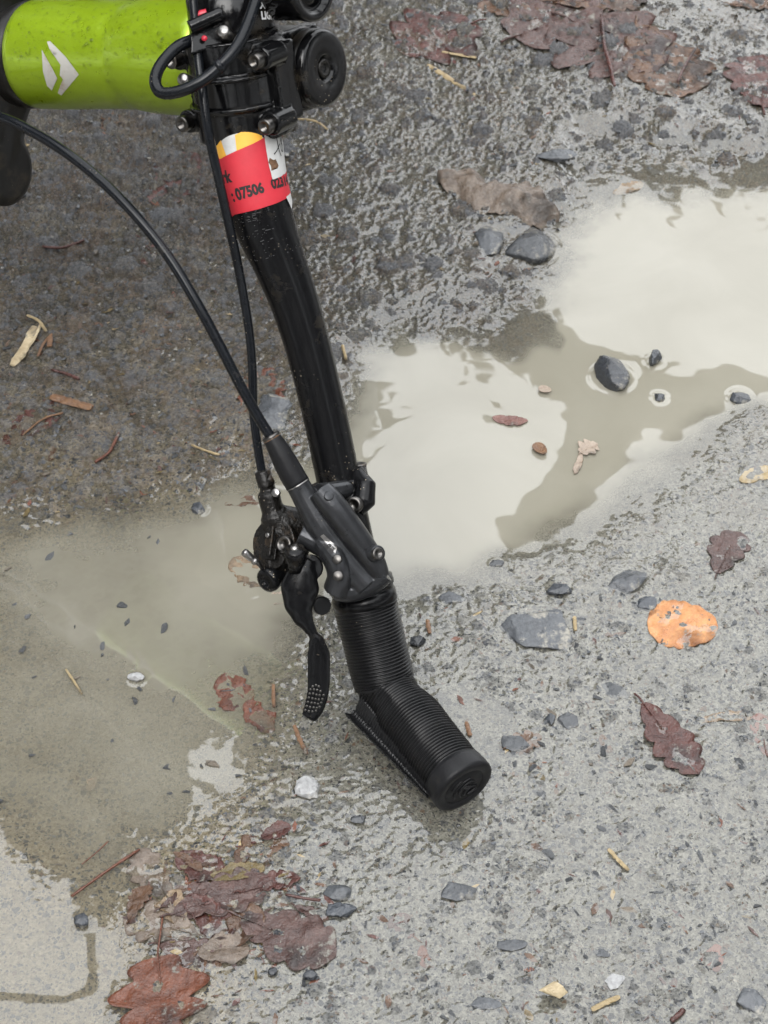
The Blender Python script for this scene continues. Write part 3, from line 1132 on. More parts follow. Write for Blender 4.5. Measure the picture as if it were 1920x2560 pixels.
for k, (x_, y_, sc_, lab) in enumerate([  # unseen conifers added on all sides to hold back sky light
        (6.2, 5.4, 1.0, 'added sky-blocking conifer right of the added oak'),
        (-1.3, 7.6, 1.05, 'added sky-blocking conifer standing behind the tall mirrored one'),
        (5.6, 1.2, 1.1, 'added sky-blocking conifer off to the right of the yard'),
        (5.0, -3.2, 1.15, 'added sky-blocking conifer behind the viewer on the right'),
        (1.4, -5.2, 1.2, 'added sky-blocking conifer straight behind the viewer'),
        (-2.6, -4.6, 1.15, 'added sky-blocking conifer behind the viewer on the left'),
        (-5.0, -1.6, 1.15, 'added sky-blocking conifer off to the left, nearer the viewer'),
        (-5.6, 1.9, 1.1, 'added sky-blocking conifer off to the left of the fallen bicycle'),
        (8.2, 3.6, 1.3, 'added sky-blocking conifer in the second row, right of the yard'),
        (8.4, -1.4, 1.3, 'added sky-blocking conifer in the second row, right and behind the viewer'),
        (4.2, -7.4, 1.35, 'added sky-blocking conifer in the second row behind the viewer, right one'),
        (-.8, -8.4, 1.35, 'added sky-blocking conifer in the second row behind the viewer, middle one'),
        (-5.6, -5.6, 1.35, 'added sky-blocking conifer in the second row behind the viewer, left one'),
        (-8.2, -.2, 1.3, 'added sky-blocking conifer in the second row, left of the yard'),
        (-7.6, 5.2, 1.3, 'added sky-blocking conifer in the second row, left of the broad one'),
        (-4.6, 8.6, 1.25, 'added sky-blocking conifer in the second row behind the broad one')]):
    fir_copy(_p, (x_, y_, 0), k * 1.3, sc_, lab)

# ================================================================== LEAVES, CHIPS, TWIGS
def outline(kind, q):
    """half width of the blade as a function of 0..1 from stalk to tip"""
    ph = q.uniform(0, 6)
    lob = q.randint(4, 5)

    def oak(t, side):
        e = (math.sin(math.pi * min(1, t * .97 + .03)) ** .65) * (.55 + .55 * t) * (1.12 - .25 * t)
        l = abs(math.sin(math.pi * (t * lob + .12 * side + ph * .03))) ** .55
        return .36 * e * (1 - .40 * (1 - l)) * (1 + .10 * mnoise.noise(Vector((t * 7, side * 2, ph))))

    def round_(t, side):
        e = math.sin(math.pi * t) ** .42
        return .40 * e * (1 + .085 * abs(math.cos(math.pi * (t * 6 + .3 * side))) + .10 * mnoise.noise(Vector((t * 5, side * 3, ph))))

    def maple(t, side):
        e = math.sin(math.pi * min(1, t + .02)) ** .55
        l = abs(math.cos(math.pi * (t * 3.0 + .1 * side)))
        return .52 * e * (.55 + .5 * l) * (1.1 - .4 * t)

    def scrap(t, side):
        e = math.sin(math.pi * t) ** .5
        return .35 * e * (1 + .45 * mnoise.noise(Vector((t * 4, side * 3, ph))) + .2 * mnoise.noise(Vector((t * 14, side * 3, ph))))
    return dict(oak=oak, round=round_, maple=maple, scrap=scrap)[kind]


def leaf(name, px, py, lpx, ang, mat, label, kind='oak', width=1.0, curl=.05, lift=.0012, seed=1, rough=.02, stalk=0.0, cat='leaf', stalk_mat=None, z=None, tent=.0):
    """ang: direction of the tip in the picture, degrees anticlockwise from image right"""
    q = random.Random(seed * 77 + 5)
    a = R(ang)
    p0 = Z(px - math.cos(a) * lpx / 2, py + math.sin(a) * lpx / 2)
    p1 = Z(px + math.cos(a) * lpx / 2, py - math.sin(a) * lpx / 2)
    ax = (p1 - p0); L = ax.length; ax.normalize()
    sx = Vector((0, 0, 1)).cross(ax)
    hw = outline(kind, q)
    c = (p0 + p1) / 2
    nL, nW = 34, 7
    gzs = [ground_z((p0 + (p1 - p0) * t).x, (p0 + (p1 - p0) * t).y) for t in (0, .25, .5, .75, 1)]
    lift = (lift - .0012) * .35 - .0001
    curl *= .6; rough *= 1.5
    zb = 0 if z is None else z
    V, F = [], []
    bend = q.uniform(-.08, .08)
    th = .00035
    for layer in (0, 1):
        for i in range(nL + 1):
            t = i / nL
            for j in range(-nW, nW + 1):
                s = j / nW
                wv = hw(t, 1 if s > 0 else -1) * L * width * s
                pos = p0 + ax * (t * L + .09 * L * abs(s) * math.sin(math.pi * t)) + sx * (wv + bend * L * math.sin(math.pi * t))
                zz = (zb if z is not None else level_z(pos.x, pos.y) + lift) + curl * L * ((abs(s) ** 2) * .55 * math.sin(math.pi * t + .3) + .25 * (2 * t - 1) ** 2)
                zz += tent * L * (1 - abs(s))
                zz += rough * L * mnoise.fractal(Vector((pos.x * 90, pos.y * 90, seed)), .7, 2, 3)
                # side veins stand proud
                vein = abs(((t * 9 + abs(s) * 1.6) % 1) - .5)
                zz += .006 * L * (vein - .25) * (1 - abs(s) * .4) * .8
                if j == 0: zz -= .008 * L
                V.append((pos.x, pos.y, zz - layer * th))
    m = 2 * nW + 1
    off = (nL + 1) * m
    for i in range(nL):
        for j in range(m - 1):
            q0 = i * m + j
            F.append((q0, q0 + 1, q0 + m + 1, q0 + m))
            F.append((off + q0, off + q0 + m, off + q0 + m + 1, off + q0 + 1))
    for i in range(nL):
        for j in (0, m - 1):
            q0 = i * m + j
            F.append((q0, q0 + m, off + q0 + m, off + q0))
    base = Vector((c.x, c.y, 0))
    if stalk > 0 or cat == 'leaf' and kind in ('oak', 'maple'):
        root = empty(name, base)
        mesh_obj('blade', V, F, mat, root)
        sl = L * max(stalk, .14)
        e = p0 - ax * sl + sx * sl * q.uniform(-.3, .3)
        zb = zb if z is not None else level_z(p0.x, p0.y) + lift + .0006
        path = catmull([p0 + ax * (.35 * L) + Vector((0, 0, zb - .0002)), p0 + Vector((0, 0, zb)), p0.lerp(e, .5) + Vector((0, 0, zb + .0008)), e + Vector((0, 0, zb))], 6)
        r_ = .0006 * max(.7, L / .05)
        v, f = sweep(path, [r_ * .6] * 6 + [r_] * (len(path) - 6), 6)
        mesh_obj('stalk', v, f, stalk_mat or mat, root)
        o = root
    else:
        o = mesh_obj(name, V, F, mat, origin=base)
    tag(o, label, cat)
    return o


leaf('oak_leaf', 1090, 112, 200, 200, 'leaf_red', 'flat red brown oak leaf right of the stem cap at the top', width=1.25, seed=2, lift=.002, kind='maple')
leaf('fallen_leaf', 1400, 70, 250, 20, 'leaf_purple', 'large purple brown leaf at the top, left of the upright dark twig', kind='maple', width=1.2, seed=3, lift=.003)
leaf('fallen_leaf', 1530, 130, 260, -30, 'leaf_purple', 'large purple brown leaf under the upright dark twig', kind='maple', width=1.2, seed=4, lift=.004)
leaf('fallen_leaf', 1640, 170, 200, -60, 'leaf_brown', 'ragged brown leaf right of the upright dark twig', kind='oak', width=1.2, seed=5, lift=.003)
leaf('fallen_leaf', 1500, 10, 240, 5, 'leaf_brown', 'brown leaf cut by the top edge above the twig', kind='oak', width=1.0, seed=6, lift=.004)
leaf('fallen_leaf', 1270, 35, 160, 160, 'leaf_brown', 'mottled brown leaf between the flat red leaf and the large purple ones', kind='scrap', width=1.1, seed=7, lift=.002)
leaf('fallen_leaf', 1905, 215, 130, 90, 'leaf_red', 'red brown leaf cut by the right border near the top', kind='oak', width=1.3, seed=8, lift=.003)
leaf('fallen_leaf', 1885, 20, 120, 0, 'leaf_brown', 'brown leaf in the upper right corner', kind='oak', width=1.0, seed=9, lift=.003)
leaf('crumpled_leaf', 1245, 505, 320, -17, 'leaf_grey', 'crumpled tan dry leaf folded lengthwise above the blue grey stone', kind='scrap', width=.62, curl=-.02, tent=.085, rough=.035, seed=11, lift=.004)
leaf('oak_leaf', 1822, 1385, 120, 60, 'leaf_purple', 'small brown oak leaf near the right border, upper of two', width=1.1, seed=12, lift=.0035)
leaf('orange_leaf', 1706, 1566, 178, 175, 'leaf_orange', 'bright orange rounded leaf lying on the grey silt', kind='round', width=1.08, curl=.015, seed=13, lift=.0034, rough=.016)
leaf('oak_leaf', 1676, 1855, 225, -52, 'leaf_red', 'long dark red oak leaf below the orange leaf', width=.85, seed=14, curl=.07, lift=.0042)
leaf('oak_leaf', 720, 2350, 260, -22, 'leaf_purple', 'broad purple oak leaf, rightmost of the heap at lower left', width=1.1, seed=15, curl=.04, lift=.0052)
leaf('oak_leaf', 640, 2130, 190, 50, 'leaf_brown', 'dark brown oak leaf at the top of the heap at lower left', width=1.0, seed=16)
leaf('oak_leaf', 560, 2250, 260, 20, 'leaf_purple', 'purple brown oak leaf in the middle of the heap', width=.9, seed=17, curl=.08, lift=.004)
leaf('oak_leaf', 385, 2190, 150, 120, 'leaf_grey', 'greyish lobed leaf at the upper left of the heap', width=1.0, seed=18, lift=.002)
leaf('oak_leaf', 400, 2320, 190, 165, 'leaf_grey', 'greyish leaf with pale veins at the left of the heap', width=1.1, seed=19, lift=.003)
leaf('oak_leaf', 480, 2380, 170, -10, 'leaf_purple', 'brown leaf at the bottom of the heap above the rust red leaf', width=.9, seed=20, lift=.002)
leaf('fallen_leaf', 590, 2190, 150, 12, 'leaf_olive', 'narrow olive brown leaf tucked into the top of the heap', width=.5, seed=21, lift=.005, kind='scrap')
leaf('rust_leaf', 405, 2500, 200, -85, 'leaf_rust', 'rust red leaf with its stalk up at the lower left edge', kind='maple', width=1.15, seed=22, curl=.05, stalk=.5, lift=.0062)
leaf('fallen_leaf', 470, 2160, 90, -35, 'leaf_brown', 'rolled dark leaf sliver on the heap', width=.35, seed=23, lift=.006, kind='scrap')
leaf('fallen_leaf', 590, 1730, 110, -60, 'leaf_rust', 'orange rusty leaf scrap in the water left of the lever tip, upper one', kind='scrap', width=1.0, seed=24)
leaf('fallen_leaf', 650, 1790, 100, -50, 'leaf_rust', 'rusty leaf scrap close to the lever tip, lower one', kind='scrap', width=.8, seed=25)
leaf('fallen_leaf', 625, 1430, 110, -40, 'leaf_tan', 'soaked tan leaf scrap under the cable end', kind='scrap', width=1.0, seed=26)
leaf('fallen_leaf', 690, 1495, 60, 10, 'petal', 'whitish leaf scrap under the lever blade', kind='scrap', width=1.0, seed=27)
leaf('fallen_leaf', 605, 1258, 90, 4, 'leaf_brown', 'flat brown flake in the water left of the shifter', kind='scrap', width=.5, seed=28)
leaf('fallen_leaf', 665, 1000, 150, 80, 'leaf_rust', 'rust brown leaf shreds behind the two cables', kind='scrap', width=.9, seed=29)
leaf('fallen_leaf', 388, 650, 110, -50, 'leaf_red', 'dull red leaf behind the thick brake hose', kind='oak', width=.8, seed=30)
leaf('fallen_leaf', 110, 635, 130, 25, 'leaf_red', 'dark reddish leaf scrap below the fork crown', kind='scrap', width=.5, seed=31)
leaf('fallen_leaf', 75, 1060, 170, 40, 'leaf_red', 'reddish brown shredded leaf at the left border', kind='scrap', width=.7, seed=32)
leaf('fallen_leaf', 150, 1110, 110, 60, 'leaf_brown', 'brown leaf strip below the orange brown wood strip', kind='scrap', width=.4, seed=33)
leaf('fallen_leaf', 440, 460, 160, 60, 'leaf_red', 'dark red leaf stain left of the red sticker', kind='scrap', width=.8, seed=34)
leaf('fallen_leaf', 270, 310, 80, 85, 'leaf_brown', 'brown leaf sliver below the green tube', kind='scrap', width=.5, seed=35)
leaf('fallen_leaf', 270, 730, 80, 10, 'leaf_red', 'small red brown shred left of the hose middle', kind='scrap', width=.5, seed=36)
leaf('fallen_leaf', 1000, 2312, 64, 25, 'leaf_purple', 'small round purple brown leaf piece below the flat grey chip', kind='round', width=.9, seed=37)
leaf('fallen_leaf', 1062, 2395, 60, -75, 'leaf_rust', 'tiny rust brown leaf piece near the bottom centre', kind='scrap', width=.7, seed=38)
leaf('fallen_leaf', 1115, 2275, 50, 35, 'leaf_brown', 'brown leaf shred at the lower edge of the flat grey chip', kind='scrap', width=.5, seed=39)
leaf('fallen_leaf', 1515, 1865, 52, -60, 'leaf_brown', 'pinkish brown leaf piece left of the long red leaf', kind='scrap', width=.6, seed=40)
leaf('fallen_leaf', 1312, 1862, 90, 20, 'leaf_brown', 'three pointed brown leaf scrap right of the grip', kind='maple', width=.8, seed=41)
leaf('fallen_leaf', 1660, 2440, 90, -40, 'leaf_purple', 'faded purple leaf scrap near the lower right stones', kind='scrap', width=.5, seed=42)
leaf('fallen_leaf', 1790, 2400, 70, 90, 'pink_leaf', 'pale pink soaked leaf patch at lower right', kind='scrap', width=.7, seed=43)
leaf('fallen_leaf', 1905, 1840, 110, 100, 'pink_leaf', 'pinkish brown leaf cut by the right border', kind='oak', width=.8, seed=44)
leaf('fallen_leaf', 1830, 1800, 180, 5, 'leaf_tan', 'faint tan leaf film near the right border', kind='scrap', width=.25, seed=45)
leaf('fallen_leaf', 1540, 1580, 60, 20, 'leaf_brown', 'small brown leaf piece between the flat slab and the orange leaf', kind='scrap', width=.6, seed=46)
leaf('fallen_leaf', 1890, 1190, 90, 20, 'straw', 'pale tan leaf piece on the right shore of the puddle', kind='scrap', width=.7, seed=47, lift=.002)
leaf('fallen_leaf', 1275, 1050, 90, -5, 'pink_leaf', 'pink leaf floating sunk in the cloudy puddle', kind='scrap', width=.5, seed=48, z=.0007)
leaf('fallen_leaf', 1350, 1127, 38, 130, 'wood_brown', 'tiny orange seed husk floating in the puddle, left one', kind='round', width=.8, seed=49, z=.0016, curl=.25)
leaf('fallen_leaf', 1472, 1124, 48, 30, 'petal', 'pale petals floating in the dark mirrored shape', kind='maple', width=1.1, seed=50, z=.0014, curl=.12)
leaf('fallen_leaf', 1445, 1162, 54, -110, 'petal', 'long pale petal trailing below the floating petals', kind='scrap', width=.35, seed=51, z=.0008)
leaf('fallen_leaf', 1362, 978, 32, 160, 'petal', 'tiny pale husk floating at the upper side of the puddle', kind='round', width=.9, seed=52, z=.0018, curl=.2)
leaf('fallen_leaf', 1360, 410, 60, 40, 'leaf_olive', 'thin brown leaf blade at the far shore', kind='scrap', width=.3, seed=53)
leaf('fallen_leaf', 1570, 470, 80, 20, 'leaf_tan', 'pale leaf scrap at the upper rim of the pale puddle', kind='scrap', width=.6, seed=54)
leaf('fallen_leaf', 230, 1960, 40, 60, 'leaf_tan', 'tiny tan leaf bit in the shallow water at left', kind='scrap', width=.8, seed=55)


_heap = random.Random(91)
for k, (px_, py_, l_, a_, m_, lab) in enumerate([
        (470, 2240, 150, 30, 'leaf_purple', 'torn purple leaf between the two greyish leaves of the heap'),
        (520, 2300, 160, -40, 'leaf_red', 'dark red leaf fold in the centre of the heap'),
        (610, 2320, 120, 70, 'leaf_brown', 'brown leaf shred left of the broad purple oak leaf'),
        (680, 2220, 150, 15, 'leaf_red', 'dark red leaf at the right upper side of the heap'),
        (440, 2275, 90, 100, 'leaf_tan', 'small tan scrap on top of the heap'),
        (560, 2390, 130, 5, 'leaf_grey', 'greyish strip along the lower rim of the heap'),
        (350, 2260, 100, 60, 'leaf_brown', 'brown scrap at the left rim of the heap'),
        (690, 2085, 80, 20, 'leaf_red', 'dark red scrap above the topmost leaf of the heap'),
        (500, 2170, 130, -30, 'leaf_red', 'dark rolled leaf edge at the upper side of the heap'),
        (780, 2290, 90, -20, 'leaf_purple', 'purple scrap right of the heap beside the ridged stone')]):
    leaf('fallen_leaf', px_, py_, l_, a_, m_, lab, kind='scrap' if k % 3 else 'oak', width=_heap.uniform(.6, 1.0), seed=200 + k, lift=.003 + .0006 * (k % 4), curl=.12, rough=.05)


def strip(name, pts, wpx, mat, label, thick=.5, seed=1, cat='wood chip', lift=.0015, rag=.18):
    """splinter, straw or twig along picture points"""
    q = random.Random(seed)
    P = [Z(*p) for p in pts]
    for p in P: p.z = max(.0008, ground_z(p.x, p.y)) + lift
    zm = sum(p.z for p in P) / len(P)
    for p in P: p.z = .5 * p.z + .5 * zm
    path = catmull(P, 6) if len(P) > 2 else [P[0].lerp(P[1], i / 14) for i in range(15)]
    dep = (P[0] - CAM).dot(VF)
    r = wpx / FPX * dep / 2
    n = len(path)
    rad = [r * (1 - rag * q.random()) * (1 if 0 < i < n - 1 else .75) for i in range(n)]
    v, f = sweep(path, rad, 8, flat=(thick, 1), ref=(0, 0, 1), rfun=lambda i, a: 1 + .4 * mnoise.noise(Vector((i * .9, math.cos(a) * 2, math.sin(a) * 2 + seed))))
    c = sum(P, Vector()) / len(P)
    o = mesh_obj(name, v, f, mat, origin=Vector((c.x, c.y, 0)), smooth_=(thick > .7))
    return tag(o, label, cat)


strip('twig', [(1500, 70), (1508, 150), (1522, 200), (1532, 250)], 11, 'leaf_red', 'upright dark twig across the large purple leaves', 1, 2, 'twig', .006)
strip('twig', [(1735, 150), (1710, 190), (1690, 235)], 8, 'leaf_red', 'short reddish twig right of the upright dark twig', 1, 3, 'twig', .005)
strip('wood_splinter', [(1070, 176), (1130, 215), (1188, 252)], 17, 'straw', 'long straw coloured splinter below the flat red leaf', .4, 4)
strip('wood_splinter', [(1105, 148), (1150, 158), (1190, 164)], 11, 'straw', 'shorter straw coloured splinter touching the flat red leaf', .4, 5)
strip('wood_chip', [(34, 930), (62, 885), (88, 830)], 30, 'wood_cream', 'frayed cream wood chip at the left border', .35, 6, rag=.4)
strip('wood_chip', [(126, 880), (128, 855)], 14, 'wood_brown', 'small brown splinter right of the frayed cream chip', .5, 7)
strip('wood_splinter', [(70, 800), (98, 815), (118, 842)], 9, 'straw', 'thin straw splinter above the frayed cream chip', .5, 31)
strip('wood_splinter', [(52, 905), (85, 862), (104, 822)], 10, 'wood_cream', 'narrow cream splinter lying along the frayed chip', .5, 32)
strip('wood_splinter', [(96, 900), (112, 868), (132, 846)], 8, 'wood_brown', 'thin brown splinter right of the frayed chip', .5, 33)
strip('straw_stalk', [(60, 1100), (110, 1060), (160, 1045)], 6, 'wood_brown', 'thin brown stalk across the reddish shredded leaf', .8, 34, 'straw')
strip('twig', [(240, 1170), (275, 1140), (300, 1095)], 9, 'leaf_rust', 'curved rust brown stalk below the orange brown wood strip', 1, 35, 'twig')
strip('wood_strip', [(130, 1002), (180, 1018), (232, 1032)], 26, 'wood_brown', 'orange brown wood strip near the left border', .35, 8, rag=.1)
strip('wood_splinter', [(1478, 2532), (1510, 2515), (1548, 2500)], 16, 'straw', 'tan splinter right of the thick cream chip', .4, 10)
strip('wood_splinter', [(1520, 2130), (1545, 2160), (1570, 2185)], 12, 'straw', 'pale splinter lying in the silt at lower right', .4, 26)
strip('twig', [(1676, 2560), (1695, 2545), (1708, 2532)], 16, 'leaf_red', 'short dark red twig at the bottom edge', .8, 11, 'twig')
strip('straw_stalk', [(166, 1680), (186, 1710), (206, 1742)], 7, 'straw', 'thin yellow straw in the shallow water at left', .8, 12, 'straw')
strip('wood_splinter', [(736, 1820), (750, 1856), (768, 1892)], 12, 'wood_brown', 'orange brown splinter under the lever tip', .5, 13)
strip('wood_splinter', [(684, 1718), (684, 1750), (686, 1775)], 10, 'wood_brown', 'upright brown splinter beside the lower rusty scrap', .5, 14)
strip('straw_stalk', [(856, 870), (866, 908)], 9, 'straw', 'short straw bit right of the handlebar bend', .8, 15, 'straw')
strip('twig', [(180, 2248), (260, 2190), (350, 2130)], 8, 'leaf_rust', 'thin rust red stalk reaching left from the leaf heap', 1, 16, 'twig')
strip('twig', [(205, 2168), (240, 2140), (272, 2110)], 4, 'leaf_rust', 'hair thin reddish stalk above the rust red stalk', 1, 17, 'twig')
strip('twig', [(110, 640), (160, 640), (215, 628)], 8, 'leaf_red', 'thin reddish twig below the fork crown', 1, 18, 'twig')
strip('twig', [(130, 935), (170, 945), (200, 960)], 9, 'leaf_red', 'dark red twig between cream chip and brown strip', 1, 19, 'twig')
strip('twig', [(480, 1125), (520, 1140), (550, 1148)], 7, 'straw', 'tan twig with a knob left of the lever boot', 1, 20, 'twig')
strip('twig', [(715, 2255), (760, 2262), (802, 2268)], 9, 'leaf_red', 'reddish stalk pointing right out of the leaf heap', 1, 21, 'twig', .004)
strip('wood_splinter', [(1435, 1550), (1438, 1585)], 10, 'straw', 'tiny yellow splinter at the right end of the flat slab', .5, 22)
strip('wood_splinter', [(1165, 1815), (1175, 1850)], 12, 'wood_brown', 'ochre splinter leaning by the right side of the grip', .5, 23)
strip('wood_splinter', [(1068, 1560), (1074, 1596)], 12, 'wood_brown', 'brown splinter above the black stone right of the grip', .5, 24)
strip('straw_stalk', [(740, 320), (790, 335), (820, 350)], 7, 'straw', 'faint straw right of the white sticker', .8, 25, 'straw')

# shreds of rotten leaf trodden into the grit
SHV, SHF = {}, {}
for k in range(900):
    u = rng.random()
    if u < .45: px, py = rng.uniform(-30, 760), rng.uniform(230, 1500)
    elif u < .7: px, py = rng.gauss(520, 170), rng.gauss(2260, 130)
    elif u < .85: px, py = rng.uniform(750, 1950), rng.uniform(-20, 700)
    else: px, py = rng.uniform(600, 1950), rng.uniform(1500, 2580)
    c = Z(px, py)
    lz = max(level_z(c.x, c.y), ground_z(c.x, c.y) * .6) + .0004
    if lz < .0006: continue
    m_ = rng.choice(['leaf_red', 'leaf_brown', 'leaf_brown', 'leaf_olive', 'leaf_rust', 'straw' if rng.random() < .4 else 'leaf_purple'])
    V, F = SHV.setdefault(m_, []), SHF.setdefault(m_, [])
    a = rng.uniform(0, 6.28); L = rng.uniform(.0012, .0042); wd = L * rng.uniform(.12, .5)
    ax_, ay_ = Vector((math.cos(a), math.sin(a), rng.uniform(-.15, .15))), Vector((-math.sin(a), math.cos(a), rng.uniform(-.3, .3)))
    b0 = len(V); p = Vector((c.x, c.y, lz))
    V += [p - ax_ * L, p - ax_ * L * .3 + ay_ * wd, p + ax_ * L * .5 + ay_ * wd * rng.uniform(.4, 1), p + ax_ * L, p + ax_ * L * .3 - ay_ * wd, p - ax_ * L * .6 - ay_ * wd * rng.uniform(.3, 1)]
    F.append(tuple(range(b0, b0 + 6)))
for m_ in SHV:
    o = mesh_obj('leaf_shreds', SHV[m_], SHF[m_], m_, parent=ground, smooth_=False)
    tag(o, kind='stuff')

# ================================================================== THE FALLEN BICYCLE
KCAP = Z(1159, 1966, .0178)                  # centre of the grip's end cap
BEND = Z(962, 1712, .0215)                    # where the grip is snapped
dB = (BEND - CAM).dot(VF)


def bd(py):                                  # depth of the handlebar by picture row
    return dB - .047 * (1712 - py) / 1370.0


def BP(px, py, off=0.0):
    return W(px, py, bd(py) + off)


bike = empty('mountain_bike', Vector((KCAP.x, KCAP.y, 0)))
tag(bike, 'fallen mountain bike with green head tube and snapped black handlebar grip on the ground', 'bicycle')

AXB = C2W(.13, -.90, -.42).normalized()
AXU = C2W(.83, -.13, .55)
AXU = (AXU - AXB * AXU.dot(AXB)).normalized()
AXF = AXB.cross(AXU).normalized()
S0 = BP(597, 212)


def SL(u, f, b):                             # stem frame, millimetres
    return S0 + AXU * (u / 1000) + AXF * (f / 1000) + AXB * (b / 1000)


# ---- handlebar
bar_px = [(770, -900), (690, -650), (620, -450), (575, -300), (562, -180), (568, -60), (580, 60), (597, 212), (612, 330), (626, 440), (645, 510), (668, 580),
          (700, 660), (735, 752), (768, 860), (796, 970), (819, 1069), (842, 1180), (870, 1310), (904, 1464), (918, 1530), (940, 1630)]
bar_r = [.0112, .0112, .0125, .0145, .0168, .0175, .0175, .0175, .0175, .0175, .0166, .0147, .0131, .0121, .0114, .0112, .0111, .0111, .0111, .0111, .0111, .0111]
bpts = [BP(*p) for p in bar_px]
path = catmull(bpts, 6)
rad = []
for i in range(len(bar_r) - 1):
    rad += [bar_r[i] + (bar_r[i + 1] - bar_r[i]) * k / 6 for k in range(6)]
rad.append(bar_r[-1])
v, f = sweep(path, rad, 36)
handlebar = mesh_obj('handlebar', v, f, 'gloss_black', bike)
# fine scratches on the bend
SV, SF = [], []
for k in range(46):
    py = rng.uniform(500, 650)
    t = (py - 500) / 150
    cx = 640 + 55 * t + rng.uniform(-55, 15)
    r_ = ray(cx, py)
    ok = None
    bmtree = None
    SV.append((cx, py)); SF.append(rng.uniform(10, 34))
_bt = BVHTree.FromPolygons([tuple(x) for x in v], f)
V2, F2 = [], []


def hit(bt, px, py, off=.00015):
    loc, nrm, idx, dist = bt.ray_cast(CAM, ray(px, py).normalized())
    if loc is None: return None
    return loc + nrm * (off if nrm.dot(ray(px, py)) < 0 else -off)


for (cx, py), L in zip(SV, SF):
    a, b, c_, d_ = [hit(_bt, cx + dx, py + dy) for dx, dy in ((-L, L * .22), (L, -L * .25), (L, -L * .25 + 1.3), (-L, L * .22 + 1.3))]
    if None in (a, b, c_, d_): continue
    n0 = len(V2); V2 += [a, b, c_, d_]; F2.append((n0, n0 + 1, n0 + 2, n0 + 3))
simple('scratch', (.06, .06, .062), .5)
if V2:
    o = mesh_obj('scratches', V2, F2, 'scratch', handlebar); tag(o, kind='stuff')


# ---- sticker wrapped round the bar
_i0 = 8 * 6                                             # path sample at picture row 330
_plen = [0.0]
for _a, _b in zip(path[_i0:], path[_i0 + 1:]): _plen.append(_plen[-1] + (_b - _a).length)


def wrapc(s, t, off):
    """s mm round the tube to the right, t along it downwards from the stem"""
    d = t * 1.31 / 1000
    if d <= 0:
        k, u = _i0, d / _plen[1]
    else:
        k = _i0
        while _plen[k - _i0 + 1] < d: k += 1
        u = (d - _plen[k - _i0]) / (_plen[k - _i0 + 1] - _plen[k - _i0])
    c = path[k].lerp(path[k + 1], u)
    ax_ = (path[k + 1] - path[k]).normalized()
    fr_ = (-VF - ax_ * (-VF).dot(ax_)).normalized()
    rt_ = fr_.cross(ax_)
    if rt_.dot(VR) < 0: rt_ = -rt_
    r_ = rad[k] + (rad[k + 1] - rad[k]) * max(0, u)
    a_ = s / 1000 / .0175
    return c + (fr_ * math.cos(a_) + rt_ * math.sin(a_)) * (r_ + off + .0001)


def wrap_poly(name, poly, off, mat, parent):
    V, F = dense2d([(x, y) for x, y in poly], [tuple(range(len(poly)))], 2.2)
    return mesh_obj(name, [wrapc(x, y, off) for x, y in V], F, mat, parent)


simple('sticker_back', (.72, .70, .66), .5, var=.04)
stk = wrap_poly('sticker', [(-24, -1), (24, -1), (24, 27), (-24, 28)], .00012, 'white_paper', handlebar)
wrap_poly('red_label', [(-25, 9.5), (-13, 8.8), (4, 4.8), (10, 3), (26, 0), (26, 27.2), (10, 28.6), (0, 28.8), (-14, 28.2), (-25, 30)], .0003, 'red_paper', stk)
wrap_poly('yellow_stripe', [(-19, -2), (-13.5, -2), (-9.5, 8.6), (-18, 10)], .00022, 'yellow_paper', stk)
wrap_poly('yellow_stripe', [(-4, 1), (9, -2.5), (9, 4), (-4, 7.4)], .00022, 'yellow_paper', stk)
wrap_poly('white_tag', [(9.5, -8), (20, -8), (25, 6), (24, 17), (17.5, 19), (11, 19.5), (10.2, 8)], .00062, 'white_paper', stk)
wrap_poly('white_tag', [(17, 27.4), (23, 26.5), (24, 29.5), (20.5, 32.5)], .00062, 'white_paper', stk)
wrap_poly('torn_patch', [(10.4, 12.2), (11.5, 10.4), (13.5, 11.6), (15, 11.4), (14.3, 13), (16.4, 13.8), (15.2, 15), (12.8, 14), (11.3, 15.6), (11.6, 13.6)], .00075, 'wood_brown', stk)


def wrap_text(name, body, size, s, t, off, mat, parent, sx=1.0, bold=True):
    V, F = text_mesh(body, size, bold)
    V, F = dense2d(V, F, 2.0)
    return mesh_obj(name, [wrapc(s + x * sx, t - yv * .80, off) for x, yv in V], F, mat, parent, smooth_=False)


for body_, s_, t_ in (('Ma', -23.5, 17.0), ('rk', -14.2, 17.0), ('ICE', -23.0, 23.4), (':', -11.6, 23.4), ('07506', -9.0, 23.4), ('02314', 9.6, 23.2)):
    wrap_text('lettering', body_, 6.8, s_, t_, .00046, 'ink', stk, .84)
# hand-written number on the white tag
def pen(pts, wd):
    P = catmull([(x, y, 0) for x, y in pts], 5)
    V, F = [], []
    for i, p in enumerate(P):
        d = (P[min(i + 1, len(P) - 1)] - P[max(0, i - 1)]).normalized()
        n = Vector((-d.y, d.x, 0)) * wd
        V += [wrapc(p.x + n.x, p.y + n.y, .0009), wrapc(p.x - n.x, p.y - n.y, .0009)]
        if i: F.append((2 * i - 2, 2 * i, 2 * i + 1, 2 * i - 1))
    return V, F


V, F = merge(pen([(12.8, 3.2), (14.6, 1.8), (17.0, 1.2), (17.4, 4.2), (18.2, 8.0), (19.5, 10.2)], .28), pen([(14.2, 9.4), (16.5, 8.0), (19.5, 5.6)], .22),
             pen([(21.8, .6), (20.4, 2.2), (20.8, 4.8), (22.2, 6.4), (21.6, 8.6), (20.2, 7.6), (21.2, 5.0), (22.6, 3.0), (21.8, .6)], .25))
mesh_obj('handwriting', V, F, 'ink', stk)

# ---- stem: rear body, face plate, bolts, top cap
def cyl(p, axis, r, h, seg=28):
    return lathe(p, axis, [(-h / 2, r), (h / 2, r)], seg)


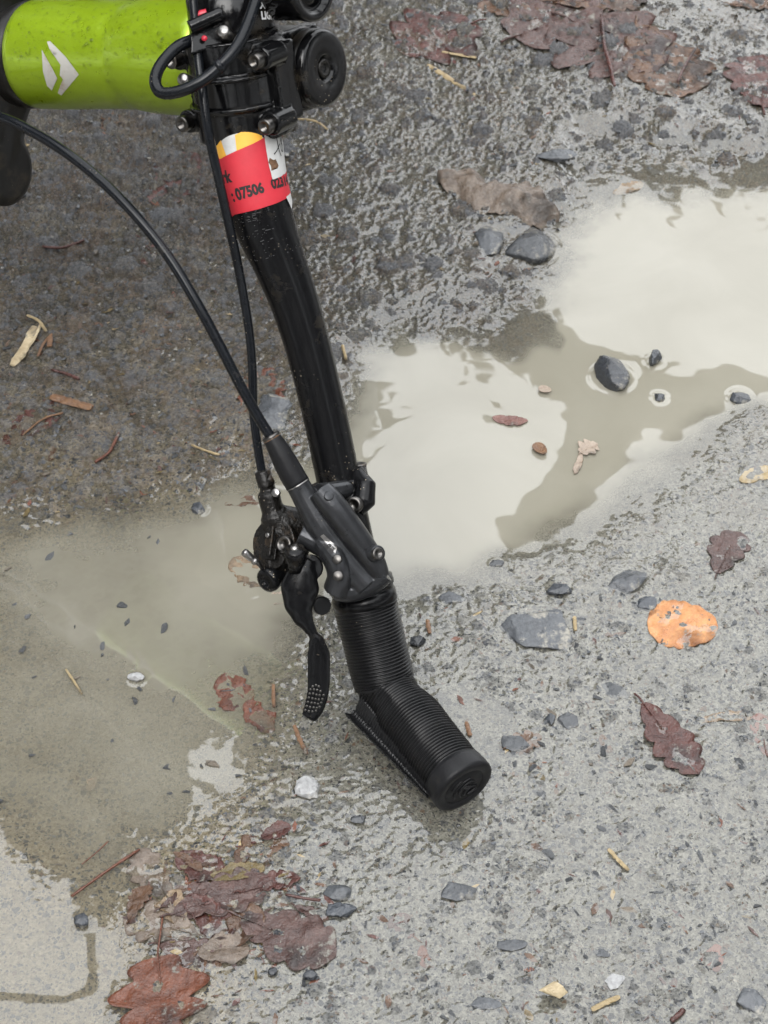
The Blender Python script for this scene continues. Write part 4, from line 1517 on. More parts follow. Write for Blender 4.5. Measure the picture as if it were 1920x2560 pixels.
def shell(b0, b1, rr, ears=True):
    """half-round clamp seen from the front, extruded along the bar"""
    prof = []
    for k in range(49):
        a = R(-12 + 204 * k / 48)
        prof.append((rr * math.cos(a), rr * math.sin(a)))
    V, F = [], []
    for b in (b0, b1):
        for (u, f_) in prof: V.append(SL(u, f_, b))
    n = len(prof)
    for k in range(n - 1): F.append((k, k + 1, n + k + 1, n + k))
    F.append(tuple(range(n))); F.append(tuple(range(2 * n - 1, n - 1, -1))); F.append((0, n, 2 * n - 1, n - 1))
    return V, F


def ear(u, b, h=11):
    return cyl(SL(u, 5, b), AXF, .0058, .0150)


U_E, B_E = 25.5, 15.5
faceplate_parts = [shell(-24.5, -6.5, 23.0), shell(6.5, 24.5, 23.0), shell(-8, 8, 19.6)]
for u in (-U_E, U_E):
    for b in (-B_E, B_E):
        faceplate_parts.append(ear(u, b))
        faceplate_parts.append(boxvf(SL(u * .80, 5, b), AXU, AXF, AXB, .006, .0055, .0058))
    faceplate_parts.append(boxvf(SL(u * .9, 0, 0), AXU, AXF, AXB, .0052, .004, .020))
for s in (-1, 1):                                # raised ribs beside the window
    faceplate_parts.append(sweep([SL(24.2 * math.cos(R(a)), 24.2 * math.sin(R(a)), s * 7.2) for a in range(15, 170, 10)], .0013, 8))
stem_parts = [cyl(SL(0, -1, 0), AXB, .0235, .049), boxvf(SL(0, -18, 0), AXU, AXF, AXB, .0165, .02, .0205), boxvf(SL(19, -8, 0), AXU, AXF, AXB, .0065, .0075, .019),
              cyl(SL(-1, -31, 0), AXU, .0205, .038), boxvf(SL(-20, -8, 0), AXU, AXF, AXB, .006, .007, .019),
              cyl(SL(8, -49, -10), AXB, .006, .016), cyl(SL(8, -49, 10), AXB, .006, .016), boxvf(SL(0, -48, 0), AXU, AXF, AXB, .015, .006, .012)]
stem = fused('stem', stem_parts, 'stem_black', bike, .0011, 4)
fp = fused('faceplate', faceplate_parts, 'stem_black', stem, .0007, 4)


def bolt(p, ax, r, h, mat, parent, name='bolt'):
    prof = [(-h, r * .8), (0, r * .98), (h * .25, r), (h * .85, r), (h, r * .9), (h, r * .56), (h * .35, r * .52), (h * .35, 0)]
    v, f = lathe(p, ax, prof, 18, cap=False)
    return mesh_obj(name, v, f, mat, parent)


for u in (-U_E, U_E):
    for b in (-B_E, B_E):
        bolt(SL(u, 13.2, b), AXF, .0040, .0045, 'dark_steel', fp)
# spacer, cap
v, f = lathe(SL(18.2, -33, 0), AXU, [(0, .0185), (.0005, .0192), (.005, .0192), (.0056, .0186)], 40)
mesh_obj('spacer', v, f, 'crown_black', stem)
v, f = lathe(SL(24.2, -33, 0), AXU, [(0, .0188), (.003, .0190), (.0045, .0180), (.0050, .0165), (.0050, .0072), (.0044, .0062), (.0030, .0058), (.0030, .0)], 44, cap=False)
tc_ = mesh_obj('top_cap', v, f, 'stem_black', stem)
v, f = lathe(SL(27.4, -33, 0), AXU, [(0, .0048), (.0012, .0046), (.0014, .0028), (-.0006, .0024), (-.0006, 0)], 20, cap=False)
mesh_obj('bolt', v, f, 'muddy_metal', tc_)
bolt(SL(19, -52, -9), C2W(.2, .9, .3).normalized(), .0034, .003, 'steel', stem)

# ---- head tube with badge, headset cover, fork crown
HT0 = SL(-18, -31, 0)
NU = -AXU
v, f = lathe(SL(-19, -31, -6.5), NU, [(0, .0200), (.004, .0235), (.0075, .0290), (.0090, .0302), (.0115, .0300)], 48)
mesh_obj('headset_cover', v, f, 'crown_black', bike)
prof = [(.0118, .0285), (.0128, .0295)]
for k in range(1, 40):
    d = .0128 + .127 * k / 39
    r_ = .0300 - .0016 * float(smooth(.045, .080, np.array(d))) + .0005 * math.sin(d * 60)
    r_ -= .0008 * math.exp(-((d - .070) / .0035) ** 2)
    prof.append((d, r_))
prof += [(.1408, .0275)]
htv, htf = lathe(SL(-19, -31, -6.5), NU, prof, 64)
head_tube = mesh_obj('head_tube', htv, htf, 'green_paint', bike)
v, f = lathe(SL(-19, -31, -6.5), NU, [(.1408, .0262), (.142, .0282), (.147, .0290), (.153, .0285), (.155, .0270)], 48)
mesh_obj('headset_cup', v, f, 'crown_black', bike)
hbt = BVHTree.FromPolygons([tuple(x) for x in htv], htf)


def decal(name, bt, polys, mat, parent, off=.00025, fine=7):
    V, F = [], []
    for poly in polys:
        v2, f2 = dense2d(poly, [tuple(range(len(poly)))], fine)
        pts = [hit(bt, x, y, off) for x, y in v2]
        b0 = len(V)
        V += [p if p is not None else Vector((0, 0, 0)) for p in pts]
        F += [tuple(i + b0 for i in q) for q in f2 if all(pts[i] is not None for i in q)]
    return mesh_obj(name, V, F, mat, parent)


decal('badge_blade', hbt, [[(105, 124), (113, 138), (131, 170), (144, 196), (137, 210), (130, 226), (118, 214), (108, 178)]], 'badge_white', head_tube)
decal('badge_blade', hbt, [[(118, 104), (126, 103), (165, 142), (198, 186), (174, 214), (154, 238), (145, 232), (152, 212), (158, 198), (150, 188), (152, 162), (138, 142), (124, 122)]], 'badge_white', head_tube)

# beads of rain on the green tube and the stem
def beads(name, pxrange, bt, n, parent, rmin, rmax):
    bm0 = bmesh.new(); bmesh.ops.create_icosphere(bm0, subdivisions=1, radius=1)
    bm0.verts.ensure_lookup_table()
    for i, vv in enumerate(bm0.verts): vv.index = i
    bv = [vv.co.copy() for vv in bm0.verts]; bf = [tuple(x.index for x in ff.verts) for ff in bm0.faces]; bm0.free()
    V, F = [], []
    for k in range(n):
        px, py = rng.uniform(*pxrange[0]), rng.uniform(*pxrange[1])
        loc, nrm, idx, dist = bt.ray_cast(CAM, ray(px, py).normalized())
        if loc is None: continue
        if nrm.dot(ray(px, py)) > 0: nrm = -nrm
        r_ = rng.uniform(rmin, rmax) * (1.8 if rng.random() < .08 else 1)
        q = nrm.to_track_quat('Z', 'Y').to_matrix()
        st = rng.uniform(.8, 1.4)
        b0 = len(V)
        for p in bv: V.append(loc + q @ Vector((p.x * r_ * st, p.y * r_, p.z * r_ * .45)))
        F += [tuple(i + b0 for i in t_) for t_ in bf]
    o = mesh_obj(name, V, F, 'drop', parent)
    return tag(o, kind='stuff')


beads('rain_beads', ((20, 450), (-40, 150)), hbt, 480, head_tube, .0003, .0008)
beads('rain_beads', ((20, 450), (120, 290)), hbt, 150, head_tube, .0003, .0007)

CROWN = SL(-19, -31, -6.5) + NU * .165
shoulder_dn = W(-40, 420, (CROWN - CAM).dot(VF) + .012)
crown_parts = [cyl(CROWN, NU, .027, .022), sweep([CROWN + AXB * (-.075), CROWN + AXB * (-.03), CROWN, CROWN.lerp(shoulder_dn, .5) + NU * .002, shoulder_dn], [.021, .020, .024, .019, .020], 20)]
crown_parts.append(lathe(shoulder_dn - NU * .020, NU, [(0, .0165), (.003, .0205), (.05, .0205)], 28))
up_sh = CROWN - AXB * .070
crown_parts.append(lathe(up_sh - NU * .016, NU, [(0, .0165), (.003, .0205), (.05, .0205)], 28))
fused('fork_crown', crown_parts, 'crown_black', bike, .0012, 4)
for p in (shoulder_dn, up_sh):
    v, f = lathe(p, NU, [(.03, .0175), (.16, .0175)], 24)
    mesh_obj('fork_leg', v, f, 'gloss_black', bike)
# top tube and down tube run away from the head tube
BACK = (-AXB * .62 - AXF * .78).normalized()      # the bars are turned: the frame runs up and away
tt0 = SL(-60, -44, -6); dt0 = SL(-115, -46, -6)
v, f = sweep([tt0, tt0 + BACK * .12 + NU * .015, tt0 + BACK * .5 + NU * .12], [.020, .021, .018], 24)
mesh_obj('top_tube', v, f, 'gloss_black', bike)
v, f = sweep([dt0, dt0 + BACK * .10 + NU * .05, dt0 + BACK * .42 + NU * .34], [.026, .028, .026], 24)
mesh_obj('down_tube', v, f, 'gloss_black', bike)

# ---- light bracket round the bar above the stem
LB = BP(576, 30)
lax = (BP(590, 130) - BP(566, -70)).normalized()
lref = (-VF - lax * (-VF).dot(lax)).normalized()
prof = [(-.030, .0190), (-.029, .0205), (-.013, .0208), (-.012, .0198), (-.0095, .0198), (-.0085, .0208), (.0105, .0208), (.0115, .0200), (.0135, .0200), (.0145, .0192)]
lbv, lbf = lathe(LB, lax, prof, 56, ref=lref)
bracket = mesh_obj('light_bracket', lbv, lbf, 'stem_black', bike)
lrt = lref.cross(lax)
if lrt.dot(VR) < 0: lrt = -lrt


def wrapl(s, t, off=.0004, rr=.0208):
    a = s / 1000 / rr
    return LB + lax * (t / 1000) + (lref * math.cos(a) + lrt * math.sin(a)) * (rr + off)


for body, s, t in (('EXPOSURE', 14.2, 1.0), ('LIGHTS', 16.4, 6.0)):
    V, F = text_mesh(body, 5.0, True)
    V, F = dense2d(V, F, 1.8)
    mesh_obj('lettering', [wrapl(s + x * .95, t - yv) for x, yv in V], F, 'print_white', bracket, smooth_=False)
lamp_c = SL(18, -22, -42)
v, f = lathe(lamp_c, AXU, [(-.03, .012), (-.028, .0155), (.012, .0160), (.015, .0165), (.019, .0165), (.0195, .0150), (.0195, .0128), (.0165, .0120), (.0165, .0088), (.0180, .0082), (.0180, 0)], 36, cap=False)
mesh_obj('lamp_housing', v, f, 'stem_black', bracket)
v, f = boxvf(SL(6, -22, -44), AXU, AXF, AXB, .016, .010, .011)
fused('lamp_arm', [(v, f), cyl(SL(18, -24, -44), AXU, .012, .02)], 'stem_black', bracket, .001, 3)

# switch box with the cable loop
dS = bd(90) - .026
bx0, bx1, bx2, bx3 = W(476, 66, dS), W(556, 30, dS + .002), W(556, 112, dS + .004), W(478, 136, dS + .001)
back = VF * .014
V = [bx0, bx1, bx2, bx3, bx0 + back, bx1 + back, bx2 + back, bx3 + back]
sw = fused('switch_box', [(V, [(0, 1, 2, 3), (4, 7, 6, 5), (0, 4, 5, 1), (1, 5, 6, 2), (2, 6, 7, 3), (3, 7, 4, 0)]),
                          sweep([W(474, 70, dS - .0015), W(556, 33, dS)], .0035, 10)], 'stem_black', bracket, .0006, 2)
v, f = lathe(W(511, 96, dS - .0015), -VF, [(0, .0014), (.0006, .0013), (.0007, 0)], 16, cap=False); mesh_obj('indicator', v, f, 'red_plastic', sw)
v, f = sweep(catmull([W(489, 50, dS + .004), W(500, 37, dS + .003), W(517, 32, dS + .003)], 5), .0020, 8); mesh_obj('button', v, f, 'red_plastic', sw)
v, f = lathe(W(559, 80, dS - .002), C2W(-.2, .1, 1).normalized(), [(-.006, .0031), (.001, .0031), (.0018, .0024), (.002, 0)], 16, cap=False); mesh_obj('bolt', v, f, 'steel', sw)
v, f = lathe(W(462, 200, dS + .006), C2W(-.4, 0, 1).normalized(), [(-.004, .0030), (.002, .0030), (.003, .0022), (.003, 0)], 16, cap=False); mesh_obj('bolt', v, f, 'steel', sw)

loop = catmull([W(480, 100, dS + .006), W(440, 120, dS + .002), W(400, 165, dS - .001), (W(388, 205, dS - .003)), W(405, 232, dS - .005), W(450, 228, dS - .008),
                W(500, 205, dS - .010), W(545, 170, dS - .010), W(590, 120, dS - .009), W(620, 60, dS - .006), W(642, -10, dS), W(650, -70, dS + .01), W(640, -140, dS + .02)], 8)
v, f = sweep(loop, .0029, 12)
mesh_obj('light_cable', v, f, 'hose', bike)
v, f = lathe(W(548, 166, dS - .010), (W(560, 155, dS - .01) - W(540, 172, dS - .01)), [(-.0016, .0034), (.0016, .0034)], 14); mesh_obj('cable_sleeve', v, f, 'hose', bike)

thin = catmull([W(478, -60, bd(0) - .022), W(488, 60, bd(60) - .022), W(496, 150, bd(150) - .0225), W(508, 240, bd(240) - .0265), W(521, 330, bd(330) - .027), W(545, 440, bd(440) - .024), W(572, 560, bd(560) - .016),
                W(600, 690, bd(690) - .006), W(622, 820, bd(820)), W(631, 920, bd(920) + .003), W(634, 1030, bd(1030) + .004), W(645, 1120, bd(1120) + .004), W(655, 1180, bd(1180) + .004)], 8)
v, f = sweep(thin, .0023, 12)
mesh_obj('remote_cable', v, f, 'hose', bike)
dL = -.022
hosep = catmull([W(-260, 330, bd(300) + .09), W(-120, 270, bd(300) + .06), W(0, 293, bd(300) + .03), W(85, 332, bd(330) + .015), W(170, 385, bd(390)), W(260, 458, bd(460) - .010), W(345, 545, bd(545) - .018),
                 W(420, 640, bd(640) - .023), W(485, 745, bd(745) - .026), W(545, 855, bd(855) - .026), W(600, 962, bd(962) - .025), W(650, 1050, bd(1050) - .023), W(690, 1112, bd(1110) - .022)], 8)
v, f = sweep(hosep, .0026, 14)
mesh_obj('brake_hose', v, f, 'hose', bike)

# ---- brake lever
def LP(px, py, off=dL):
    return W(px, py, bd(py) + off)


lever = bpy.data.objects.new('brake_lever', None); lever.empty_display_size = .01
lever.parent = bike; col.objects.link(lever)
bx = catmull([LP(678, 1092), LP(700, 1130), LP(722, 1172), LP(744, 1210)], 5)
n = len(bx)
v, f = sweep(bx, [.0044 + .0018 * math.sin(min(1, i / (n - 1) * 1.25) * math.pi / 2) for i in range(n)], 24)
boot = mesh_obj('rubber_boot', v, f, 'boot_rubber', lever)
dax = (bx[1] - bx[0]).normalized()
v, f = lathe(bx[0] - dax * .0012, dax, [(0, .0030), (.0002, .0046), (.0016, .0048), (.0022, .0044)], 24); mesh_obj('boot_rim', v, f, 'dark_steel', boot)
v, f = lathe(bx[-1] - dax * .0001, (bx[-1] - bx[-2]), [(0, .0063), (.0006, .0063)], 24); mesh_obj('ring', v, f, 'steel', boot)
v, f = lathe(bx[0], dax, [(.0004, .0048), (.0010, .0048)], 12); mesh_obj('mud_smear', v, f, 'wood_brown', boot)

main = catmull([LP(744, 1210), LP(775, 1265), LP(806, 1318), LP(845, 1375), LP(885, 1428), LP(915, 1462)], 6)
n = len(main)
mr_ = [.0060 + .0018 * float(smooth(0, .45, np.array(i / (n - 1)))) for i in range(n)]
res = catmull([LP(800, 1226, dL - .004), LP(830, 1262, dL - .006), LP(880, 1330, dL - .005), LP(930, 1400, dL - .003), LP(950, 1440, dL - .001)], 6)
nrs = len(res)
rr_ = [.0050 + .0020 * math.sin(math.pi * min(1, .2 + .8 * i / (nrs - 1))) for i in range(nrs)]
lug = catmull([LP(800, 1352, dL - .001), LP(835, 1395, dL - .004), LP(848, 1440, dL - .004), LP(838, 1478, dL - .002)], 5)
body_parts = [sweep(main, mr_, 22), sweep(res, rr_, 22), sweep(lug, [.0065, .0068, .0066] + [.0072] * (len(lug) - 3), 18, flat=(1, .8)),
              sweep(catmull([LP(838, 1470), LP(880, 1475), LP(930, 1455), LP(958, 1430)], 5), .0062, 16),
              sweep([LP(752, 1335, dL + .002), LP(815, 1365, dL)], [.0056, .0066], 16), sweep([LP(800, 1235, dL), LP(870, 1222, dL + .012)], [.0055, .0045], 14)]
lbody = fused('lever_body', body_parts, 'satin_graphite', lever, .00045, 2)


def stud(name, p, ax, r, h, mat, parent, hollow=True):
    ax = ax.normalized()
    pr = [(-h, r), (h * .8, r), (h, r * .85)]
    pr += [(h, r * .5), (h * .3, r * .45), (h * .3, 0)] if hollow else [(h * 1.1, 0)]
    v, f = lathe(p, ax, pr, 20, cap=False)
    return mesh_obj(name, v, f, mat, parent)


stud('bolt', LP(940, 1384, dL - .012), C2W(.5, .1, .85), .0040, .0026, 'satin_graphite', lbody)
stud('bolt', LP(943, 1384, dL - .0150), C2W(.5, .1, .85), .0030, .0014, 'dark_steel', lbody)
stud('pivot_pin', LP(845, 1440, dL - .0125), C2W(-.1, .1, 1), .0026, .0012, 'dark_steel', lbody, False)
stud('bolt', LP(843, 1398, dL - .0105), C2W(-.2, .1, 1), .0024, .0010, 'dark_steel', lbody, False)
stud('plug', LP(822, 1240, dL - .0118), C2W(.2, .35, 1), .0024, .0008, 'satin_graphite', lbody, False)
# silver plate with print
lb_me = lbody.data
lbt = BVHTree.FromPolygons([tuple(vv.co + Vector(parent_origin(lbody))) for vv in lb_me.vertices], [tuple(p.vertices) for p in lb_me.polygons])
plate = decal('print_plate', lbt, [[(801, 1340), (809, 1335), (843, 1368), (838, 1384)]], 'steel', lbody, .0003, 5)


def decal_text(body, px, py, size, ang, mat, parent):
    V, F = text_mesh(body, size, True)
    a = R(ang)
    V2, F2 = dense2d([(px + x.x * math.cos(a) + x.y * math.sin(a), py + x.x * math.sin(a) - x.y * math.cos(a)) for x in V], F, 5)
    pts = [hit(lbt, x, y, .0005) for x, y in V2]
    F3 = [q for q in F2 if all(pts[i] is not None for i in q)]
    return mesh_obj('lettering', [p if p is not None else Vector((0, 0, 0)) for p in pts], F3, mat, parent, smooth_=False)


decal_text('FREE', 818, 1364, 10, 41, 'ink', plate)
decal_text('STROKE', 806, 1362, 9, 43, 'ink', plate)

# clamp on the bar
cl_ax = (BP(842, 1180) - BP(870, 1310)).normalized()
CLP = BP(852, 1228)
cl_parts = [lathe(CLP, cl_ax, [(-.0062, .0112), (-.0062, .0140), (.0062, .0140), (.0062, .0112)], 36),
            sweep([W(893, 1183, bd(1200) - .006), W(915, 1215, bd(1215) - .012), W(912, 1250, bd(1240) - .014), W(890, 1272, bd(1260) - .014)], [.0038, .0052, .0058, .0050], 14),
            sweep([W(900, 1172, bd(1180) + .004), W(903, 1190, bd(1190) - .004)], .0036, 12)]
clamp = fused('bar_clamp', cl_parts, 'gloss_black', lever, .0007, 3)
stud('bolt', W(886, 1262, bd(1260) - .021), C2W(-.35, -.1, 1), .0042, .0020, 'dark_steel', clamp)
v, f = lathe(W(899, 1168, bd(1170) + .003), C2W(0, 1, .3).normalized(), [(-.004, .0036), (.002, .0036), (.0022, .002), (.0012, 0)], 18, cap=False); mesh_obj('bolt', v, f, 'dark_steel', clamp)

# blade: pivot head, neck, finger blade
blade_px = [(772, 1398, 34, .8), (757, 1430, 78, .62), (750, 1470, 100, .5), (748, 1508, 80, .5), (756, 1540, 56, .6), (772, 1568, 34, .8), (783, 1586, 26, .9), (792, 1606, 44, .5),
            (797, 1640, 60, .3), (797, 1690, 60, .26), (795, 1730, 58, .26), (787, 1765, 54, .28), (777, 1785, 48, .3), (770, 1795, 40, .32)]
bpth = catmull([LP(x, y_, dL - .004 - .003 * math.sin((y_ - 1398) / 400 * 3)) for x, y_, w_, k_ in blade_px], 5)
wl, kl = [], []
for i in range(len(blade_px) - 1):
    for k in range(5):
        t = k / 5; t = t * t * (3 - 2 * t)
        wl.append(blade_px[i][2] * (1 - t) + blade_px[i + 1][2] * t); kl.append(blade_px[i][3] * (1 - t) + blade_px[i + 1][3] * t)
wl.append(blade_px[-1][2]); kl.append(blade_px[-1][3])
rl = [w_ / 2 / 5.2 / 1000 for w_ in wl]
v, f = sweep(bpth, rl, 24, flat=[(1.0, k_) for k_ in kl], ref=VR)
blade = fused('lever_blade', [(v, f), cyl(LP(770, 1420, dL), C2W(.3, .1, 1).normalized(), .0065, .012)], 'gloss_black', lever, .0006, 2)
bl_bt = BVHTree.FromPolygons([tuple(vv.co + Vector(parent_origin(blade))) for vv in blade.data.vertices], [tuple(p.vertices) for p in blade.data.polygons])
DV, DF = [], []
for (ix, iy) in [(782, 1716), (790, 1713), (797, 1716), (776, 1724), (785, 1724), (793, 1725), (801, 1728), (774, 1734), (783, 1734), (791, 1737), (799, 1738), (809, 1738), (772, 1744), (781, 1746), (789, 1748),
                 (797, 1749), (806, 1748), (770, 1755), (779, 1757), (787, 1758), (795, 1760), (803, 1757), (767, 1765), (775, 1768), (784, 1769), (792, 1770), (799, 1767), (763, 1775), (772, 1778), (781, 1779), (790, 1777)]:
    loc, nrm, idx, dist = bl_bt.ray_cast(CAM, ray(ix, iy).normalized())
    if loc is None: continue
    if nrm.dot(VF) > 0: nrm = -nrm
    vv, ff = lathe(loc, nrm, [(-.0002, .00075), (.0002, .0007), (.00042, .0004), (.00045, 0)], 9, cap=False)
    b0 = len(DV); DV += vv; DF += [tuple(i + b0 for i in q) for q in ff]
o = mesh_obj('grip_studs', DV, DF, 'dark_steel', blade); tag(o, kind='stuff')
kn = LP(738, 1385, dL - .008)
v, f = sweep([LP(740, 1425, dL - .006), LP(738, 1395, dL - .008)], [.0042, .0040], 16); mesh_obj('reach_screw', v, f, 'gloss_black', blade)
v, f = lathe(kn, C2W(-.05, .75, .6).normalized(), [(-.005, .0048), (-.004, .0056), (.002, .0056), (.0035, .0044), (.004, 0)], 9, cap=False); kb = mesh_obj('reach_knob', v, f, 'gloss_black', blade)
v, f = lathe(kn + C2W(-.05, .75, .6).normalized() * .0036, C2W(-.05, .75, .6).normalized(), [(0, .0022), (.0012, .0018), (.0014, 0)], 12, cap=False); mesh_obj('knob_pin', v, f, 'steel', kb)
bead = LP(800, 1512, dL + .008)
fused('return_stop', [cyl(bead, C2W(.4, -.1, 1).normalized(), .0048, .008)], 'rubber', lever, .0006, 5)

# ---- muddy remote shifter behind the lever
dR = -.004
rm = [sweep(catmull([LP(657, 1178, dR), LP(668, 1215, dR), LP(676, 1255, dR), LP(690, 1300, dR), LP(705, 1340, dR)], 4), [.0040] * 6 + [.0058] * 5 + [.0075] * 6, 14),
      cyl(LP(704, 1360, dR), C2W(-.5, .1, .9).normalized(), .0125, .016), cyl(LP(690, 1380, dR - .004), C2W(-.5, .1, .9).normalized(), .0100, .012),
      sweep([LP(700, 1300, dR), LP(780, 1320, dR + .004)], [.008, .009], 14), sweep([LP(672, 1340, dR - .004), LP(668, 1385, dR - .006), LP(690, 1430, dR - .006)], [.0025, .0045, .0060], 12),
      sweep([LP(660, 1205, dR - .003), LP(682, 1195, dR - .002)], .0035, 10), sweep([LP(690, 1420, dR - .005), LP(760, 1440, dR)], [.006, .005], 12)]
rem = fused('shift_remote', rm, 'muddy_metal', bike, .0007, 2)
pl = C2W(-.6, .2, .8).normalized()
px_ = pl.cross(VU).normalized(); py_ = px_.cross(pl)
fused('cover_plate', [boxvf(LP(672, 1352, dR - .013), px_, py_, pl, .0022, .0075, .0006), boxvf(LP(676, 1385, dR - .012), px_, py_, pl, .0036, .0030, .0006)], 'muddy_metal', rem, .0004, 1)
stud('bolt', LP(669, 1338, dR - .0142), pl, .0012, .0006, 'steel', rem, False)
stud('bolt', LP(712, 1362, dR - .0120), C2W(-.5, .1, .9), .0046, .0020, 'dark_steel', rem)
stud('barrel_adjuster', LP(661, 1196, dR - .002), C2W(-.25, .95, .1), .0042, .0040, 'muddy_metal', rem)
stud('bolt', LP(690, 1232, dR - .006), C2W(-.3, .1, .95), .0022, .0010, 'steel', rem, False)
v, f = lathe(LP(676, 1446, dR - .010), C2W(-.55, -.35, .75).normalized(), [(-.010, .0058), (-.001, .0062), (.001, .0066), (.003, .0062), (.004, .0048), (.0042, .0026), (.003, .0022), (.003, 0)], 22, cap=False)
mesh_obj('knob', v, f, 'gloss_black', rem)
wp = [LP(664, 1432, dR - .010), LP(648, 1412, dR - .013), LP(636, 1402, dR - .014), LP(607, 1377, dR - .016)]
v, f = sweep(wp[:3], .0010, 8); wire = mesh_obj('cable_end', v, f, 'dark_steel', rem)
ca = (wp[3] - wp[2]).normalized()
v, f = lathe(wp[2] - ca * .0015, ca, [(0, .0014), (.0004, .0020), (.0020, .0020), (.0026, .0014), (.0034, .0019), (.0082, .0021), (.0090, .0018), (.0092, 0)], 14, cap=False); mesh_obj('crimp', v, f, 'steel', wire)

# ---- grip: collar, ribbed rubber with a kink, torn flap, end cap
GA, GB, GC = BP(903, 1462), BP(917, 1528), BP(946, 1648)
up_ax = (GC - GA).normalized()
low_ax = (KCAP - BEND).normalized()
v, f = lathe(GA - up_ax * .0035, up_ax, [(0, .0120), (.0002, .0152), (.0010, .0166), (.0050, .0168), (.0056, .0160), (.0080, .0160), (.0084, .0166), (.0135, .0166), (.0142, .0158)], 48)
grip = bpy.data.objects.new('grip', None); grip.parent = bike; col.objects.link(grip); grip.empty_display_size = .01
mesh_obj('grip_collar', v, f, 'gloss_black', grip)
gp = [GA + up_ax * .0095, GB, GC, BEND - up_ax * .0012, BEND.lerp(KCAP, .05), BEND.lerp(KCAP, .5), BEND.lerp(KCAP, .84), KCAP - low_ax * .0085]
gpath, _, glen = resample(catmull(gp, 12), None, .00034)
ng = len(gpath)
pitch = .00172


def grip_r(i, a):
    s = i * glen / ng
    rb = .5 + .5 * math.cos(2 * math.pi * s / pitch + .5 * mnoise.noise(Vector((s * 60, math.cos(a), math.sin(a)))) * 2)
    ridge = 1 - .085 * (1 - rb) ** 1.6
    u = i / ng
    kink = math.exp(-((u - .50) / .07) ** 2)
    # the rubber caves in on the torn side of the kink, and wrinkles
    ridge *= 1 - .13 * kink + .05 * kink * mnoise.noise(Vector((math.cos(a) * 3, math.sin(a) * 3, s * 260)))
    ridge *= 1 + .035 * mnoise.noise(Vector((math.cos(a) * 1.5, math.sin(a) * 1.5, s * 70))) * (.3 + 2.2 * math.exp(-((u - .6) / .14) ** 2))
    return ridge


v, f = sweep(gpath, [.0164 - .0007 * min(1, i / ng * 1.4) for i in range(ng)], 56, rfun=grip_r)
mesh_obj('ribbed_sleeve', v, f, 'rubber', grip)

side = low_ax.cross(Vector((0, 0, 1))).normalized()
if side.x > 0: side = -side
upv = side.cross(low_ax).normalized()
if upv.z < 0: upv = -upv
FV, FF = [], []
nl, nw = 170, 10
Llow = (KCAP - BEND).length
for layer in (0, 1):
    for i in range(nl + 1):
        t = .02 + .90 * i / nl
        fl = (1 - t) ** .8
        rib = .00033 * math.cos(2 * math.pi * t * Llow / pitch)
        for j in range(nw + 1):
            s = j / nw
            ang = R(4) - R(30) * math.sin(s * 2.2) * (1 - .35 * t) + R(8) * s
            rr = .0142 + (.0080 * (1 - t) + .0034) * s
            jag = .0009 * mnoise.noise(Vector((t * 60, s * 2, 3))) * s
            pos = BEND + low_ax * (t * Llow + .0015 * mnoise.noise(Vector((s * 3, 1, 8))) + .0016 * mnoise.noise(Vector((s * 9, 4, 2))) * (1 - t)) + side * (math.cos(ang) * rr + jag) + upv * (math.sin(ang) * rr)
            pos = pos + (upv * (rib + .0004)) * (1 - layer) - upv * (.0012 * layer)
            pos.z = max(pos.z, .0020)
            FV.append(pos)
m = nw + 1; off = (nl + 1) * m
for i in range(nl):
    for j in range(nw):
        q0 = i * m + j
        FF += [(q0, q0 + 1, q0 + m + 1, q0 + m), (off + q0, off + q0 + m, off + q0 + m + 1, off + q0 + 1)]
    for j in (0, nw):
        q0 = i * m + j
        FF.append((q0, q0 + m, off + q0 + m, off + q0))
for j in range(nw):
    for i in (0, nl):
        q0 = i * m + j
        FF.append((q0, q0 + 1, off + q0 + 1, off + q0))
mesh_obj('torn_flap', FV, FF, 'rubber', grip)
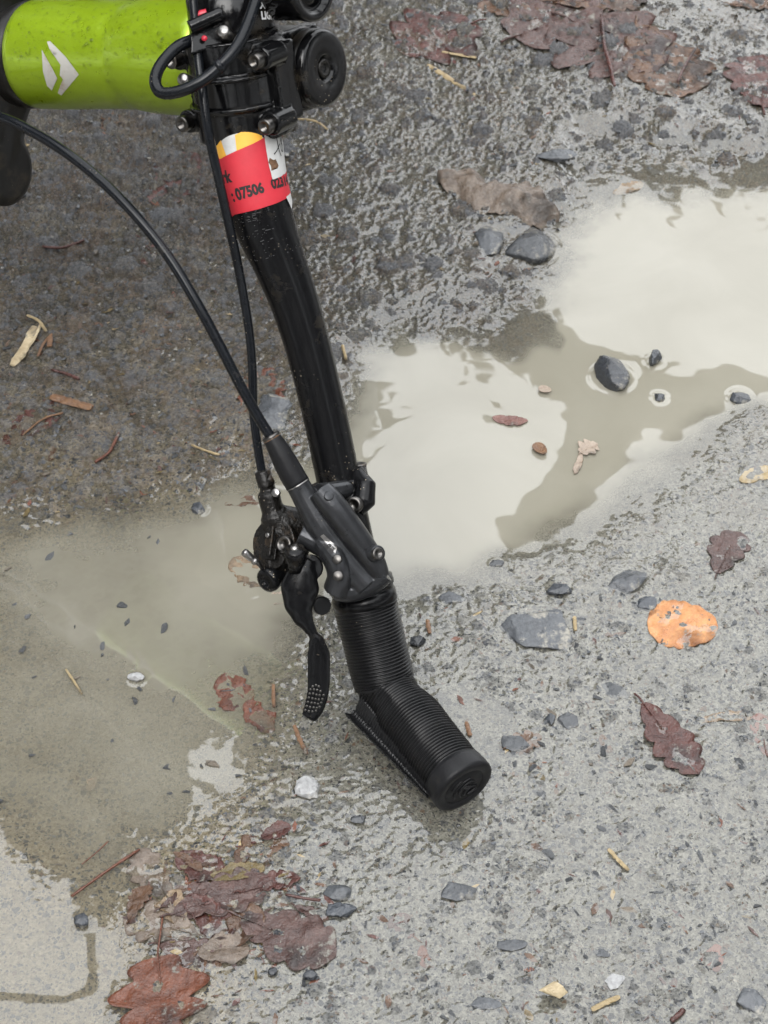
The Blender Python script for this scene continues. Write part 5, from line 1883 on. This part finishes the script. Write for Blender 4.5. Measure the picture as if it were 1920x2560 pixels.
# ragged lip of the tear at the inside of the kink
TV, TF = [], []
for k in range(26):
    u = k / 25
    p = BEND + up_ax * (-.013 + .016 * u) - VR * (.0158 - .004 * u) + C2W(0, 0, .004 * math.sin(u * 3))
    h = .0012 + .0026 * abs(mnoise.noise(Vector((k * .9, 2, 1))))
    d = (side * .8 + up_ax * .6 + Vector((0, 0, -.2))).normalized()
    b0 = len(TV)
    TV += [p, p + d * h, p + d * h + VF * .0012, p + VF * .0016]
    if k:
        TF += [(b0 - 4, b0 - 3, b0 + 1, b0), (b0 - 3, b0 - 2, b0 + 2, b0 + 1), (b0 - 2, b0 - 1, b0 + 3, b0 + 2)]
mesh_obj('torn_lip', TV, TF, 'rubber', grip, smooth_=False)
prof = [(-.0095, .0146), (-.0090, .0160), (-.0070, .0164), (-.0005, .0168), (.0010, .0166), (.0018, .0158), (.0020, .0148), (.0020, .0120), (.0012, .0115), (.0012, .0108), (.0016, .0104), (.0016, 0)]
v, f = lathe(KCAP - low_ax * .0010, low_ax, prof, 52, cap=False)
endcap = mesh_obj('end_cap', v, f, 'boot_rubber', grip)
ex = low_ax.cross(Vector((0, 0, 1))).normalized()
if ex.x < 0: ex = -ex
ey = ex.cross(low_ax)
if ey.z < 0: ey = -ey
parts = []
for pts in ([(-6, -4), (-5, 1), (-1, 5), (3, 6)], [(-2, -6), (-3, -1), (0, 2), (4, 3), (6, 0)], [(0, -6), (1, -3), (4, -2), (7, -3)], [(-7, 2), (-5, 5), (-2, 7)], [(2, -7), (5, -6), (7, -5)], [(-1, -1), (2, 0), (3, -1)]):
    P = catmull([KCAP + low_ax * .0009 + ex * (x / 1000) + ey * (y_ / 1000) for x, y_ in pts], 5)
    parts.append(sweep(P, .0008, 6))
V, F = merge(*parts)
o = mesh_obj('raised_emblem', V, F, 'boot_rubber', endcap); tag(o, kind='stuff')

# control cables of the upper side, mirrored in the lower left water
def MR(px, py, up):
    g = Z(px, py)
    return g + refl_dir(px, py) * up


UPH = .62
cb = catmull([MR(-260, 2470, UPH), MR(-100, 2488, UPH), MR(0, 2492, UPH), MR(120, 2500, UPH), MR(205, 2490, UPH), MR(240, 2455, UPH), MR(232, 2400, UPH), MR(226, 2340, UPH), MR(240, 2290, UPH), MR(290, 2240, UPH), MR(420, 2150, UPH), MR(600, 2120, UPH - .03)], 8)
v, f = sweep(cb, .0050, 12)
mesh_obj('cable_bundle', v, f, 'hose', bike)
